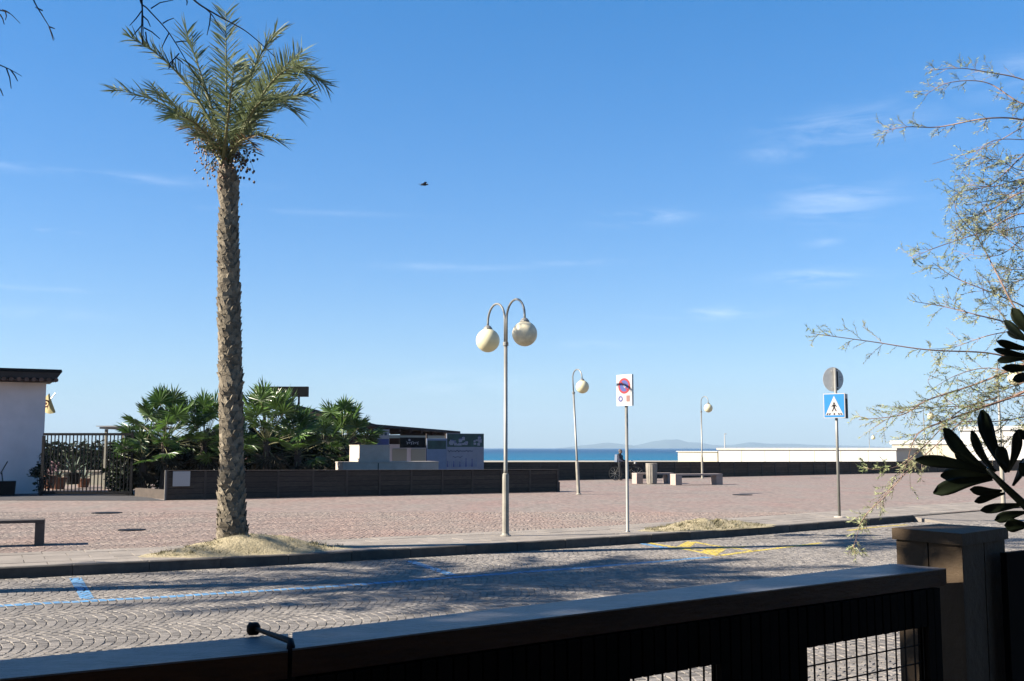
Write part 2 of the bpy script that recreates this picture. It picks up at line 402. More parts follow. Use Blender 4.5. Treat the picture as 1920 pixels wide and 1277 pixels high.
# road cobbles in segmental arcs
W = 1.25; RAD = W * .80; thm = math.asin(W / 2 / RAD); p = .096
stones = []
for lane in range(0, 16):
    vc = V0 + W / 2 + lane * W
    for k in range(-150, 360):
        nn = int(2 * thm * RAD / p)
        for q in range(nn):
            th = -thm + (q + .5) * 2 * thm / nn
            v = vc + RAD * math.sin(th); u = k * p + (lane % 2) * .05 + RAD * (math.cos(th) - 1)
            x, y = u * cu - v * su, u * su + v * cu
            if y < 5 or abs(x) > TR(y) + .1 or y > 36: continue
            d = float(kdist(x, y))
            if d > -.06: continue
            stones.append((x, y, p * math.cos(th) * rnd(.90, .97), p * rnd(.90, .97), AV + th + rnd(-.10, .10), rnd(.74, 1.22), visible(x, y) and v > 8.2))
road_tops = lay(stones, 'cobblestone', 'cobblestones', M['cobble'], road, 0.0)
# plaza setts
stones = []
SLABW = 2.25
pp = .1
W = 1.2; RAD = W * .74; thm = math.asin(W / 2 / RAD)
for lane in range(0, 28):
    for k in range(-420, 420):
      nn = int(2 * thm * RAD / pp)
      for q in range(nn):
        th = -thm + (q + .5) * 2 * thm / nn
        v = 4 + W / 2 + lane * W + RAD * math.sin(th); u = k * pp + (lane % 2) * .05 + RAD * (math.cos(th) - 1)
        x, y = u * cu - v * su, u * su + v * cu
        if y > YF + .1 or abs(x) > TR(y) + .1 or y < 9: continue
        d = float(kdist(x, y))
        if d < SLABW + .05: continue
        stones.append((x, y, pp * math.cos(th) * rnd(.86, .95), pp * rnd(.86, .95), AV + th + rnd(-.06, .06), rnd(.82, 1.18), visible(x, y)))
lay(stones, 'sett', 'setts', M['sett'], plaza, PZ)

# kerb and the band of slabs behind it, laid along the kerb line
kerb = thing('kerb', 'long stone kerb between the cobbled road and the plaza', 'kerb', (0, 0, 0))
def off(x, d):
    s = float(Ks(x)); n = math.sqrt(1 + s * s); return (x - s / n * d, float(K(x)) + d / n)
x = -26.0
ks = []; 
while x < KEND - .3:
    s = float(Ks(x)); x2 = min(x + 1.0 / math.sqrt(1 + s * s), KEND)
    a, b = off(x + .004, 0), off(x2 - .004, 0); c, d = off(x2 - .004, .15), off(x + .004, .15)
    m = MB(); j = rnd(-.004, .004)
    e = .012
    a2, b2 = off(x + .012, e), off(x2 - .012, e); c2, d2 = off(x2 - .012, .14), off(x + .012, .14)
    zt = PZ + .005 + j
    m.add([(*a, -.02), (*b, -.02), (*c, -.02), (*d, -.02), (*a, zt - e), (*b, zt - e), (*c, zt - e), (*d, zt - e), (*a2, zt), (*b2, zt), (*c2, zt), (*d2, zt)],
          [(0,1,5,4),(1,2,6,5),(2,3,7,6),(3,0,4,7),(4,5,9,8),(5,6,10,9),(6,7,11,10),(7,4,8,11),(8,9,10,11)])
    m.build('kerb_stone', M['kerb'], kerb); x = x2
# dropped edge right of the kerb: a sloping strip of paving
m = MB(); xs = list(np.arange(KEND, 40, .6))
for a, b in zip(xs[:-1], xs[1:]):
    m.quad((*off(a, -.9), .001), (*off(b, -.9), .001), (*off(b, .25), PZ), (*off(a, .25), PZ))
m.quad((*off(KEND, -.9), .0), (*off(KEND, .25), PZ), (*off(KEND, .25), -.02), (*off(KEND, -.9), -.02))
struct(m.build('dropped_kerb_ramp', M['slab']))
count = 0; rest = MB()
for row in range(5):
    dd = .16 + row * .42; x = -26 + (row % 2) * .3
    while x < 30:
        s = float(Ks(x)); x2 = x + .62 / math.sqrt(1 + s * s)
        if x >= KEND and row == 0: pass
        g = .006
        q = [off(x + g, dd + g), off(x2 - g, dd + g), off(x2 - g, dd + .42 - g), off(x + g, dd + .42 - g)]
        zt = PZ + rnd(-.002, .003)
        cx, cy = q[0]
        vis = cy > 5 and abs(cx) < .5 * cy + .6
        m = MB() if (vis and count < 300) else rest
        m.add([(*k, zt - .02) for k in q] + [(*k, zt) for k in q], SF)
        if m is not rest:
            m.build('paving_slab', M['slab'], plaza); count += 1
        x = x2
o = rest.build('paving_slabs', M['slab'], plaza); o['kind'] = 'stuff'

# beach, sea, islands
mb = MB()
gy = [45, 62, 80, 110, 160, 230, 285, 300]; gz = [-.12, -.5, -.8, -1.1, -1.4, -1.55, -1.58, -1.9]
for i in range(len(gy) - 1): mb.quad((-900, gy[i], gz[i]), (900, gy[i], gz[i]), (900, gy[i + 1], gz[i + 1]), (-900, gy[i + 1], gz[i + 1]))
struct(mb.build('beach', M['beach']))
mb = MB(); mb.quad((-900, -200, -.12), (900, -200, -.12), (900, 45, -.12), (-900, 45, -.12))
struct(mb.build('ground', M['ground']))
sea_m = bpy.data.materials.new('sea_water'); sea_m.use_nodes = True; t = sea_m.node_tree; b = t.nodes['Principled BSDF']
b.inputs['Roughness'].default_value = .45; b.inputs['Specular IOR Level'].default_value = .25
g = t.nodes.new('ShaderNodeNewGeometry'); mp = t.nodes.new('ShaderNodeMapping'); mp.inputs['Scale'].default_value = (.02, .08, 1); t.links.new(g.outputs['Position'], mp.inputs[0])
n = t.nodes.new('ShaderNodeTexNoise'); n.inputs['Scale'].default_value = 1.2; n.inputs['Detail'].default_value = 6; t.links.new(mp.outputs[0], n.inputs['Vector'])
n3 = t.nodes.new('ShaderNodeTexNoise'); n3.inputs['Scale'].default_value = .9; n3.inputs['Detail'].default_value = 5; t.links.new(g.outputs['Position'], n3.inputs['Vector'])
bp = t.nodes.new('ShaderNodeBump'); bp.inputs['Strength'].default_value = 1; bp.inputs['Distance'].default_value = .5; t.links.new(n3.outputs[0], bp.inputs['Height']); t.links.new(bp.outputs[0], b.inputs['Normal'])
sx = t.nodes.new('ShaderNodeSeparateXYZ'); t.links.new(g.outputs['Position'], sx.inputs[0])
mr = t.nodes.new('ShaderNodeMapRange'); mr.inputs[1].default_value = 290; mr.inputs[2].default_value = 900; t.links.new(sx.outputs[1], mr.inputs[0])
ad = t.nodes.new('ShaderNodeMath'); ad.operation = 'MULTIPLY_ADD'; t.links.new(n.outputs[0], ad.inputs[0]); ad.inputs[1].default_value = .9; ad.inputs[2].default_value = -.45
ad2 = t.nodes.new('ShaderNodeMath'); t.links.new(ad.outputs[0], ad2.inputs[0]); t.links.new(mr.outputs[0], ad2.inputs[1])
rp = t.nodes.new('ShaderNodeValToRGB'); t.links.new(ad2.outputs[0], rp.inputs[0])
rp.color_ramp.elements[0].color = (.008,.088,.155,1); rp.color_ramp.elements[1].color = (.0025,.036,.092,1)
t.links.new(rp.outputs[0], b.inputs['Base Color'])
mb = MB(); mb.quad((-9800, 285, -1.6), (9800, 285, -1.6), (9800, 9800, -1.6), (-9800, 9800, -1.6))
struct(mb.build('sea', sea_m))
def island(name, label, pts, Y, seed):
    """ridge line given as (photo x, height in photo px above the horizon)"""
    mb = MB(); n = 60; xs = [q[0] for q in pts]; hs_ = [q[1] for q in pts]
    rows = [(-1.0, 0), (-.5, .55), (0, 1.0), (.5, .6), (1.0, 0)]
    depth = 600; vs = []
    for j, (dy, k) in enumerate(rows):
        for i in range(n + 1):
            px = xs[0] + (xs[-1] - xs[0]) * i / n
            h = interp(px, xs, hs_) * Y / F
            h = h + (mnoise.noise(Vector((px * .05, seed, j))) * .10 + mnoise.noise(Vector((px * .2, seed + 5, j))) * .05) * h
            vs.append(((px - 960) / F * Y, Y + dy * depth, max(-1.7, -1.7 + (h + 3) * k)))
    fs = [(j * (n + 1) + i, j * (n + 1) + i + 1, (j + 1) * (n + 1) + i + 1, (j + 1) * (n + 1) + i) for j in range(4) for i in range(n)]
    mb.add(vs, fs); o = mb.build(name, M['hill'], smooth=True); struct(o); o['label'] = label
island('far_island', 'low hazy blue island left of the no stopping sign', [(1050, 0), (1090, 5), (1120, 8), (1138, 10), (1160, 8), (1185, 5), (1215, 0)], 8700, 1)
island('far_island', 'higher hazy blue island ridge between the no stopping sign and the thin lamp', [(1165, 0), (1195, 6), (1225, 13), (1250, 16), (1272, 15), (1290, 11), (1310, 10), (1335, 6), (1370, 3), (1400, 0)], 8900, 2)
island('far_island', 'faint hazy ridge above the white beach cabins', [(1320, 0), (1350, 4), (1380, 7), (1405, 11), (1440, 8), (1480, 8), (1520, 6), (1560, 5), (1620, 4), (1700, 0)], 8800, 3)

# ------------------------------------------------------------------ road markings, lying on the stones
def clip(poly, cp):
    out_ = poly
    n = len(cp)
    for i in range(n):
        a, b = cp[i], cp[(i + 1) % n]; inp = out_; out_ = []
        if not inp: return []
        def side(p_): return (b[0] - a[0]) * (p_[1] - a[1]) - (b[1] - a[1]) * (p_[0] - a[0])
        for j in range(len(inp)):
            p_, q_ = inp[j], inp[(j + 1) % len(inp)]; sp, sq = side(p_), side(q_)
            if sp >= 0: out_.append(p_)
            if (sp >= 0) != (sq >= 0):
                tt = sp / (sp - sq); out_.append(tuple(p_[k] + (q_[k] - p_[k]) * tt for k in range(3)))
    return out_
tarr = np.array([[sum(v[0] for v in q) / 4, sum(v[1] for v in q) / 4] for q in road_tops])
def marking(polys, name, label, m):
    mb = MB()
    for cp in polys:
        ar = sum(cp[i][0] * cp[(i + 1) % len(cp)][1] - cp[(i + 1) % len(cp)][0] * cp[i][1] for i in range(len(cp)))
        if ar < 0: cp = cp[::-1]
        xs_ = [c[0] for c in cp]; ys_ = [c[1] for c in cp]
        idx = np.where((tarr[:, 0] > min(xs_) - .1) & (tarr[:, 0] < max(xs_) + .1) & (tarr[:, 1] > min(ys_) - .1) & (tarr[:, 1] < max(ys_) + .1))[0]
        for i in idx:
            q = clip(road_tops[i], cp)
            if len(q) >= 3: mb.add([(v[0], v[1], v[2] + .003) for v in q], [tuple(range(len(q)))])
    return tag(mb.build(name, m), label, 'road marking')
def strip(pix, wd):
    pts = [G(*q) for q in pix]; polys = []
    for a, b in zip(pts[:-1], pts[1:]):
        d = (b - a).normalized(); nrm = Vector((-d.y, d.x, 0)) * wd / 2
        polys.append([tuple((a - nrm)[:2]), tuple((b - nrm)[:2]), tuple((b + nrm)[:2]), tuple((a + nrm)[:2])])
    return polys
marking(strip([(-150, 1143), (0, 1136), (300, 1120), (620, 1100), (875, 1081), (1100, 1064), (1330, 1045)], .17), 'painted_line', 'long thin blue parking line painted along the road', M['blue_paint'])
marking(strip([(141, 1084), (164, 1123)], .15), 'painted_line', 'short blue cross line left of the tall palm, touching the kerb', M['blue_paint'])
marking(strip([(768, 1052), (850, 1079)], .15), 'painted_line', 'short slanting blue cross line nearer the twin lamp', M['blue_paint'])
marking(strip([(1195, 1018), (1250, 1028)], .15), 'painted_line', 'pale blue cross line beside the yellow box', M['blue_paint'])
marking(strip([(1215, 1018), (1275, 1028), (1348, 1042)], .13) + strip([(1348, 1042), (1400, 1035), (1475, 1026), (1540, 1018)], .13) + strip([(1300, 1016), (1330, 1022), (1420, 1034)], .11)
        + strip([(1265, 1027), (1330, 1031), (1400, 1024)], .10)
        + [[tuple(G(*q)[:2]) for q in ((1268, 1025), (1290, 1014.5), (1304, 1018), (1294, 1026))], [tuple(G(*q)[:2]) for q in ((1315, 1034), (1325, 1029), (1362, 1030), (1345, 1040))]],
        'painted_box', 'faded yellow crossed loading bay painted by the kerb', M['yellow_paint'])
marking(strip([(1590, 995), (1625, 990), (1700, 984)], .12), 'painted_line', 'faint yellow line beside the kerb end', M['yellow_paint'])

# ------------------------------------------------------------------ sand mounds
def mound(px, py, rx, ry, h, label, seed, ang=AV, tufts=90):
    c = G(px, py, PZ); n, m_ = 46, 16; mb = MB(); vs = []
    for j in range(m_ + 1):
        r = j / m_
        for i in range(n):
            a = 2 * math.pi * i / n; k = 1 + .16 * mnoise.noise(Vector((math.cos(a) * 1.5, math.sin(a) * 1.5, seed)))
            x, y = rx * r * k * math.cos(a), ry * r * k * math.sin(a)
            z = h * (math.cos(min(1, r) * math.pi) * .5 + .5)
            z *= 1 + .35 * mnoise.noise(Vector((x * 1.3, y * 1.3, seed + 3))); z += .06 * mnoise.noise(Vector((x * 4, y * 4, seed))) * (1 - r) + .035 * mnoise.noise(Vector((x * 11, y * 11, seed))) * (1 - r * r)
            vs.append((x * math.cos(ang) - y * math.sin(ang), x * math.sin(ang) + y * math.cos(ang), z + .004 if r < 1 else -.004))
    fs = [(j * n + i, j * n + (i + 1) % n, (j + 1) * n + (i + 1) % n, (j + 1) * n + i) for j in range(m_) for i in range(n)]
    fs = [tuple(reversed(f)) for f in fs]
    mb.add(vs, fs); o = mb.build('sand_mound', M['sand'], loc=c, smooth=True); tag(o, label, 'sand mound')
    mb = MB(); rs = random.Random(seed)
    for k in range(tufts):
        r = math.sqrt(rs.random()) * .85; a = rs.uniform(0, 6.28); x, y = rx * r * math.cos(a), ry * r * math.sin(a)
        z = h * (math.cos(r * math.pi) * .5 + .5) * .95 - .01; X, Y_ = x * math.cos(ang) - y * math.sin(ang), x * math.sin(ang) + y * math.cos(ang)
        for q in range(rs.randint(4, 9)):
            b_ = rs.uniform(0, 6.28); l = rs.uniform(.02, .07); w_ = .006
            bx, by = X + rs.uniform(-.05, .05), Y_ + rs.uniform(-.05, .05)
            mb.add([(bx - w_, by, z), (bx + w_, by, z), (bx + math.cos(b_) * l * .8, by + math.sin(b_) * l * .8, z + l)], [(0, 1, 2)])
    if tufts:
        g_ = mb.build('grass_tufts', M['dry_grass'], o); g_['kind'] = 'stuff'
    return c
m1 = mound(470, 1034, 1.75, .62, .25, 'heap of dry sand round the foot of the tall palm', 3, AV - .05, 260)
m2 = mound(1325, 990, 1.75, .62, .17, 'low sandy heap with weeds by the kerb, between the two signs', 9, AV, 300)

# ------------------------------------------------------------------ date palm
def frond(root, ctrl, width, lmax, seed, old=False, n=84):
    """ctrl: bezier control points of the rib, relative to the palm's base"""
    rs = random.Random(seed); pts = bez(ctrl, 22)
    L = sum((pts[i + 1] - pts[i]).length for i in range(22))
    rb = MB(); rb.tube(pts, [max(.005, .032 * (1 - i / 22) ** .8) for i in range(23)], 5)
    lf = MB()
    side0 = Vector((rs.uniform(-.3, .3), rs.uniform(-.3, .3), 1))
    for i in range(n):
        t = .13 + .87 * i / (n - 1); k = t * 22; a = min(21, int(k)); p_ = pts[a].lerp(pts[a + 1], k - a)
        tan = (pts[a + 1] - pts[a]).normalized()
        up = (Vector((0, 0, 1)) - tan * tan.z)
        if up.length < .25: up = (Vector((0, -1, .3)) - tan * Vector((0, -1, .3)).dot(tan))
        up.normalize(); sd_ = tan.cross(up).normalized()
        env = max(.12, math.sin(math.pi * min(1, (t - .05) * .70 + .12))) ** .6
        ll = lmax * env * rs.uniform(.82, 1.08)
        sweep = .5 + .5 * t
        for sg in (-1, 1):
            ph = rs.uniform(-.55, .8); d = (sd_ * sg * math.cos(ph) + up * math.sin(ph) + tan * sweep).normalized()
            mid = p_ + d * ll * .55; tip = p_ + d * ll + Vector((0, 0, -ll * rs.uniform(.0, .10)))
            wv = (tan * .7 + Vector((rs.gauss(0, 1), rs.gauss(0, 1), rs.gauss(0, 1))).normalized() * .7).normalized() * width * rs.uniform(.8, 1.2)
            lf.add([p_ - wv * .4, p_ + wv * .4, mid + wv * .5, mid - wv * .5, tip], [(0, 1, 2, 3), (3, 2, 4)])
    fo = lf.build('frond', M['frond_old'] if old else M['frond'], root); rb.build('rib', M['rachis'], fo, smooth=True)
    return fo
def palm_trunk(root, prof, nscar, parts=True):
    """prof: (x, y, z, r)"""
    zs = [q[2] for q in prof]
    def at(z): return tuple(float(interp(z, zs, [q[k] for q in prof])) for k in (0, 1, 3))
    mb = MB(); n = 60; mb.tube([(at(zs[0] + (zs[-1] - zs[0]) * i / n)[0], at(zs[0] + (zs[-1] - zs[0]) * i / n)[1], zs[0] + (zs[-1] - zs[0]) * i / n) for i in range(n + 1)],
            [at(zs[0] + (zs[-1] - zs[0]) * i / n)[2] * rnd(.92, 1.0) for i in range(n + 1)], 16)
    tr = mb.build('trunk', M['bark'], root, smooth=True)
    sc = []
    for k in range(3):              # a cut leaf base: broad wedge leaning out of the trunk
        m = MB(); wv, hh, dp = .5, 1.0, .36
        m.add([(-wv, 0, -.15), (wv, 0, -.15), (-wv * .8, 0, hh * .6), (wv * .8, 0, hh * .6),
               (-wv * .75, dp * .5, hh * .45), (wv * .75, dp * .5, hh * .45), (-wv * .45 + rnd(-.1, .1), dp, hh), (wv * .45 + rnd(-.1, .1), dp, hh * rnd(.85, 1.05)), (0, dp * .35, 0)],
              [(0, 1, 8), (0, 8, 4), (8, 1, 5), (4, 8, 5), (4, 5, 7, 6), (0, 4, 2), (1, 3, 5), (2, 4, 6), (3, 7, 5), (2, 6, 7, 3)])
        sc.append(mesh_only(m, 'leaf_base', M['bark']))
    lst = []; g = 2.39996; z0, z1 = zs[0] + .05, zs[-1] - .02
    for i in range(nscar):
        z = z0 + (z1 - z0) * (i / nscar); a = i * g; x, y, r = at(z)
        lst.append((z, a, x, y, r))
    s_ = (z1 - z0) / nscar * 9
    front = sorted(range(nscar), key=lambda i: math.sin(lst[i][1]))[:295] if parts else []
    fs_ = set(front); rest = MB()
    for i, (z, a, x, y, r) in enumerate(lst):
        rr = r * .93; w_ = max(.10, r * .85) * rnd(.7, 1.2); h_ = rnd(.07, .13); dpt = rnd(.05, .13)
        loc = Vector((x + rr * math.cos(a), y + rr * math.sin(a), z)); ro = (rnd(-.12, .12), rnd(-.18, .18), a - math.pi / 2 + rnd(-.1, .1))
        if i in fs_: inst('leaf_base', sc[i % 3], tr, loc, ro, (w_, dpt, h_))
        else:
            e = Matrix.Translation(loc) @ Euler(ro).to_matrix().to_4x4() @ Matrix.Diagonal((w_, dpt, h_, 1))
            rest.add([e @ v.co for v in sc[i % 3].vertices], [tuple(q.vertices) for q in sc[i % 3].polygons])
    o = rest.build('leaf_bases', M['bark'], tr); o['kind'] = 'stuff'
def fruit(root, p0, tip, m, nb, seed, br):
    rs = random.Random(seed); mb = MB(); stalk = MB()
    pts = bez([p0, Vector(p0).lerp(Vector(tip), .5) + Vector((0, 0, .25)), tip], 8)
    stalk.tube(pts, .012, 4)
    for k in range(nb):
        q = pts[rs.randint(4, 8)] + Vector((rs.gauss(0, .09), rs.gauss(0, .09), -abs(rs.gauss(0, .22))))
        r = br * rs.uniform(.7, 1.2); mb.ball(q, r, 5, 4, (1, 1, 1.25))
        if k % 3 == 0: stalk.tube([pts[8], q], .004, 3, cap=False)
    o = mb.build('date_cluster', m, root); o['kind'] = 'stuff'; stalk.build('stalk', M['rachis'], o)
pb = G(437, 1030, PZ); PY = pb.y
palm = thing('palm_tree', 'tall date palm with scarred trunk standing in the sand heap', 'palm tree', pb)
def lp(px, py, dy=0.0):           # photo pixel -> local point in the palm's frame, dy metres deeper
    q = P(px, py, PY + dy); return q - pb
prof = []
for cx_, y_, w_ in ((437, 1030, 74), (436, 1004, 64), (435, 975, 58), (434, 930, 50), (434, 850, 47), (432, 700, 44), (429, 560, 42), (428, 450, 40), (429, 390, 37), (428, 365, 40), (428, 348, 44), (427, 330, 36), (425, 312, 27)):
    q = lp(cx_, y_); prof.append((q.x, q.y, q.z, w_ / 2 * PY / F * (.91 + .05 * math.sin(y_ * .9))))
palm_trunk(palm, prof, 560)
cr = lp(425, 312)
def pf(mid, tip, dm, dt, lmax=.50, **k):
    lmax *= 1.02
    c0 = cr + Vector((rnd(-.06, .06), rnd(-.06, .06), rnd(-.05, .12)))
    q = lp(*mid, dm); t_ = lp(*tip, dt); ctl = q * 2 - (c0 + t_) * .5
    frond(palm, [c0, ctl, t_], .023, lmax, random.randint(0, 9999), **k)
pf((335, 212), (213, 168), .2, .4, .42)
pf((352, 160), (244, 70), -.2, -.6, .40)
pf((355, 225), (284, 165), .6, 1.2, .42)
pf((385, 165), (349, 58), .1, .2, .5)
pf((424, 150), (423, 22), .0, .05, .42)
pf((468, 150), (519, 60), .1, .3, .48)
pf((496, 172), (566, 98), -.1, -.5, .46)
pf((515, 150), (609, 158), .4, .7, .50)
pf((505, 160), (575, 130), -.6, -1.2, .50)
pf((484, 195), (545, 205), -.5, -1.3, .48)
pf((480, 215), (520, 180), .8, 1.4, .48)
pf((470, 255), (532, 268), -.2, -.5, .34, n=44)
pf((375, 240), (325, 215), -.7, -1.3, .42)
pf((395, 200), (372, 140), .8, 1.5, .48)
pf((455, 200), (470, 130), .9, 1.6, .48)
pf((390, 255), (345, 240), -.3, -.6, .3, old=True, n=40)
pf((398, 262), (362, 262), .3, .6, .26, old=True, n=36)
pf((455, 262), (478, 285), -.4, -.8, .26, old=True, n=30)
pf((430, 200), (440, 120), -1.0, -1.6, .46)
pf((500, 205), (580, 180), .1, .2, .46)
fruit(palm, cr, lp(388, 272, -.3), M['fruit'], 60, 1, .015); fruit(palm, cr, lp(374, 245, -.2), M['fruit'], 60, 2, .015)
fruit(palm, cr, lp(396, 305, -.5), M['fruit'], 40, 3, .016); fruit(palm, cr, lp(458, 296, -.3), M['fruit_dark'], 55, 4, .020)
fruit(palm, cr, lp(463, 280, .3), M['fruit_dark'], 35, 5, .018)
# the neighbouring palm, left of the view: its shadow lies across the road
p2 = Vector((-11.9, 12.0, PZ))
palm2 = thing('palm_tree', 'second date palm left of the view whose wide crown shades the road', 'palm tree', p2)
palm_trunk(palm2, [(0, 0, 0, .30), (.02, 0, .4, .24), (.05, .05, 3, .2), (.1, .05, 5.3, .18), (.1, .05, 6.0, .22), (.1, .05, 6.3, .14)], 300, parts=False)
rs = random.Random(5)
for k in range(46):
    a = k * 2.39996; e = R(2 + 60 * ((k * .37) % 1)); L_ = rs.uniform(2.9, 3.9)
    c0 = Vector((.1, .05, 6.2)); d = Vector((math.cos(a) * math.cos(e), math.sin(a) * math.cos(e), math.sin(e)))
    t_ = c0 + d * L_ + Vector((0, 0, -.9 * math.cos(e))); frond(palm2, [c0, c0 + d * L_ * .55 + Vector((0, 0, .25)), t_], .05, .50, k, n=60)
mo = MB()

# ------------------------------------------------------------------ street lamps
ARM = math.atan2(-.87, .50)
def lamp(px, py, label, twin=False, lean=None, h=4.32, base_z=PZ, Y=None, dirty=False, ht=None):
    b_ = G(px, py, base_z) if Y is None else Vector(((px - 960) / F * Y, Y, base_z))
    o = thing('street_lamp', label, 'street lamp', b_, 0, 'globe lamps on the plaza')
    d = Vector((math.cos(ARM), math.sin(ARM), 0)); 
    H = h; rg = .228
    lower = MB(); lower.lathe([(.085, 0), (.085, .012), (.072, .03), (.062, .05), (.060, 1.05), (.055, 1.12), (.040, 1.14)], 12); lower.build('sleeve', M['pole2'], o, smooth=False)
    pole = MB(); pole.lathe([(.040, 1.12), (.037, 1.2), (.034, H - .8)], 12); pole.build('pole', M['pole'], o, smooth=True)
    jn = MB(); jn.lathe([(.05, H - .83), (.052, H - .82), (.052, H - .77), (.046, H - .76)], 12); jn.build('collar', M['pole'], o)
    bl = MB(); bl.lathe([(.10, .0), (.10, .014), (.09, .02)], 16); bl.build('base_plate', M['pole2'], o)
    for i, sg in enumerate((1, -1) if twin else (1,)):
        rr = .33 if twin else .29
        s0 = .035 if twin else 0
        pts = [Vector((sg * d.x * s0, sg * d.y * s0, H - .8)), Vector((sg * d.x * s0, sg * d.y * s0, H - rr))]
        for k in range(1, 13):
            a = math.pi * k / 12; pts.append(Vector((0, 0, H - rr)) + d * sg * (s0 + rr - rr * math.cos(a)) + Vector((0, 0, rr * math.sin(a))))
        end = pts[-1]; pts.append(end + Vector((0, 0, -.06)))
        am = MB(); am.tube(pts, .021, 8); ao = am.build('arm', M['pole'], o, smooth=True)
        cap = MB(); cap.lathe([(.03, .05), (.05, .04), (.085, .0), (.088, -.02)], 14, c=end + Vector((0, 0, -.10))); cap.build('globe_cap', M['pole'], ao)
        gl = MB(); gl.ball(end + Vector((0, 0, -.11 - rg)), rg, 28, 18)
        go = gl.build('globe', M['globe_dirty'] if (twin and sg > 0) else M['globe'], o, smooth=True)
        if twin: go['label'] = 'greyer dirty globe' if sg > 0 else 'pale yellowed globe'
    if lean: o.rotation_euler = (0, lean, 0)
    return o
lamp(948, 1005, 'tall street lamp with two globes on curved arms, nearest at the kerb', twin=True)
lamp(1085, 927, 'leaning single globe lamp beside the end of the near plank wall', lean=-.045, h=4.32)
lamp(1317, 897, 'single globe lamp standing behind the right hand bench')
lamp(1872, 0, 'single globe lamp half hidden behind the tamarisk twigs at right edge', Y=30.5, h=4.2)
lamp(1730, 0, 'small distant globe lamp by the right end of the far plank wall', Y=71)
lamp(1627, 0, 'tiniest far globe lamp rising behind the white beach cabins', Y=120, base_z=-.8)

# ------------------------------------------------------------------ signs
def disc(mb, c, r, y, n=28, r0=0.0, sx=1.0):
    if r0 > 0:
        vs = []
        for k in range(n):
            a = 2 * math.pi * k / n; vs += [(c[0] + r * math.cos(a) * sx, y, c[1] + r * math.sin(a)), (c[0] + r0 * math.cos(a) * sx, y, c[1] + r0 * math.sin(a))]
        mb.add(vs, [(2 * k, 2 * ((k + 1) % n), 2 * ((k + 1) % n) + 1, 2 * k + 1) for k in range(n)])
    else:
        mb.add([(c[0] + r * math.cos(2 * math.pi * k / n) * sx, y, c[1] + r * math.sin(2 * math.pi * k / n)) for k in range(n)], [tuple(range(n))])
    return mb
def poly2(mb, pts, y): return mb.add([(a, y, b) for a, b in pts], [tuple(range(len(pts)))])
# no stopping panel
b_ = G(1177, 998, PZ); s = thing('road_sign', 'white no stopping panel on a thin pole beside the sand heap', 'road sign', b_)
YS = b_.y; zt = P(1177, 704, YS).z - PZ; zb = P(1177, 760, YS).z - PZ
m = MB(); m.lathe([(.05, 0), (.045, .02), (.03, .03), (.03, zt - .05)], 12); m.build('pole', M['pole'], s, smooth=True)
PR = R(-47); W_ = .36; hh = zt - zb
pn = bpy.data.objects.new('panel', None)
def part_at(mb, name, m_, parent, loc, rot): return mb.build(name, m_, parent, loc=loc, rot=rot)
fl = (-.03, -.04, 0)
m = MB(); m.box((0, 0, (zt + zb) / 2), (W_, .035, hh)); panel = part_at(m, 'panel', M['signwhite'], s, fl, PR)
yy = -.0195
m = MB(); disc(m, (0, zt - .205), .150, yy - .002, r0=.110); part_at(m, 'red_ring', M['signred'], panel, (0, 0, 0), 0)
m = MB(); disc(m, (0, zt - .205), .110, yy - .002); part_at(m, 'blue_disc', M['signdarkblue'], panel, (0, 0, 0), 0)
m = MB(); poly2(m, [(-.090, zt - .135), (-.070, zt - .115), (.090, zt - .275), (.070, zt - .295)], yy - .004); part_at(m, 'red_slash', M['signred'], panel, (0, 0, 0), 0)
m = MB(); poly2(m, [(-.02, zt - .19), (.0, zt - .165), (.02, zt - .20), (.045, zt - .225), (.02, zt - .25), (-.005, zt - .235)], yy - .005); part_at(m, 'white_highlight', M['poster_grey'], panel, (0, 0, 0), 0)  # pale patch painting the highlight on the disc
m = MB(); disc(m, (-.095, zb + .125), .055, yy - .002, r0=.03); part_at(m, 'small_round_mark', M['signdarkblue'], panel, (0, 0, 0), 0)
m = MB(); poly2(m, [(.055, zb + .07), (.135, zb + .07), (.135, zb + .185), (.055, zb + .185)], yy - .002); part_at(m, 'small_red_mark', mat('faded_red', (.40, .20, .17), .5), panel, (0, 0, 0), 0)
m = MB(); m.box((0, .0, (zt + zb) / 2), (W_ + .03, .05, hh + .02)); m.box((0,0,(zt+zb)/2),(W_+.025,.045,hh+.01)); 
fr = MB()
for zz in (zb - .006, zt + .006): fr.box((0, .004, zz), (W_ + .03, .05, .012))
for xx in (-W_ / 2 - .007, W_ / 2 + .007): fr.box((xx, .004, (zt + zb) / 2), (.014, .05, hh - .002))
part_at(fr, 'frame', M['alu'], panel, (0, 0, 0), 0)
# crossing sign
b_ = G(1574, 970, PZ); s = thing('road_sign', 'pole with blue square pedestrian crossing sign below a round sign seen from behind', 'road sign', b_)
YS = b_.y; z1 = P(1574, 690, YS).z - PZ; zt = P(1574, 738, YS).z - PZ; zb = P(1574, 784, YS).z - PZ
m = MB(); m.lathe([(.034, 0), (.034, z1)], 12); m.build('pole', M['pole'], s, smooth=True)
m = MB(); m.lathe([(.13, 0), (.12, .02), (.05, .03)], 14); m.build('foot_plate', M['conc'], s)
m = MB(); m.box((0, .055, z1 - .26), (.01, .01, .01))
zc = P(1571, 711, YS).z - PZ; rr = 23 * YS / F
m = MB(); vs = []
nn = 32
for q in (0, .014): vs += [(rr * .84 * math.cos(2 * math.pi * k / nn), q, rr * math.sin(2 * math.pi * k / nn)) for k in range(nn)]
m.add(vs, [tuple(range(nn)), tuple(reversed(range(nn, 2 * nn)))] + [(k, nn + k, nn + (k + 1) % nn, (k + 1) % nn) for k in range(nn)])
rd = m.build('round_sign', M['alu'], s, loc=(-.03, .06, zc)); rd['label'] = 'grey back of a round sign'
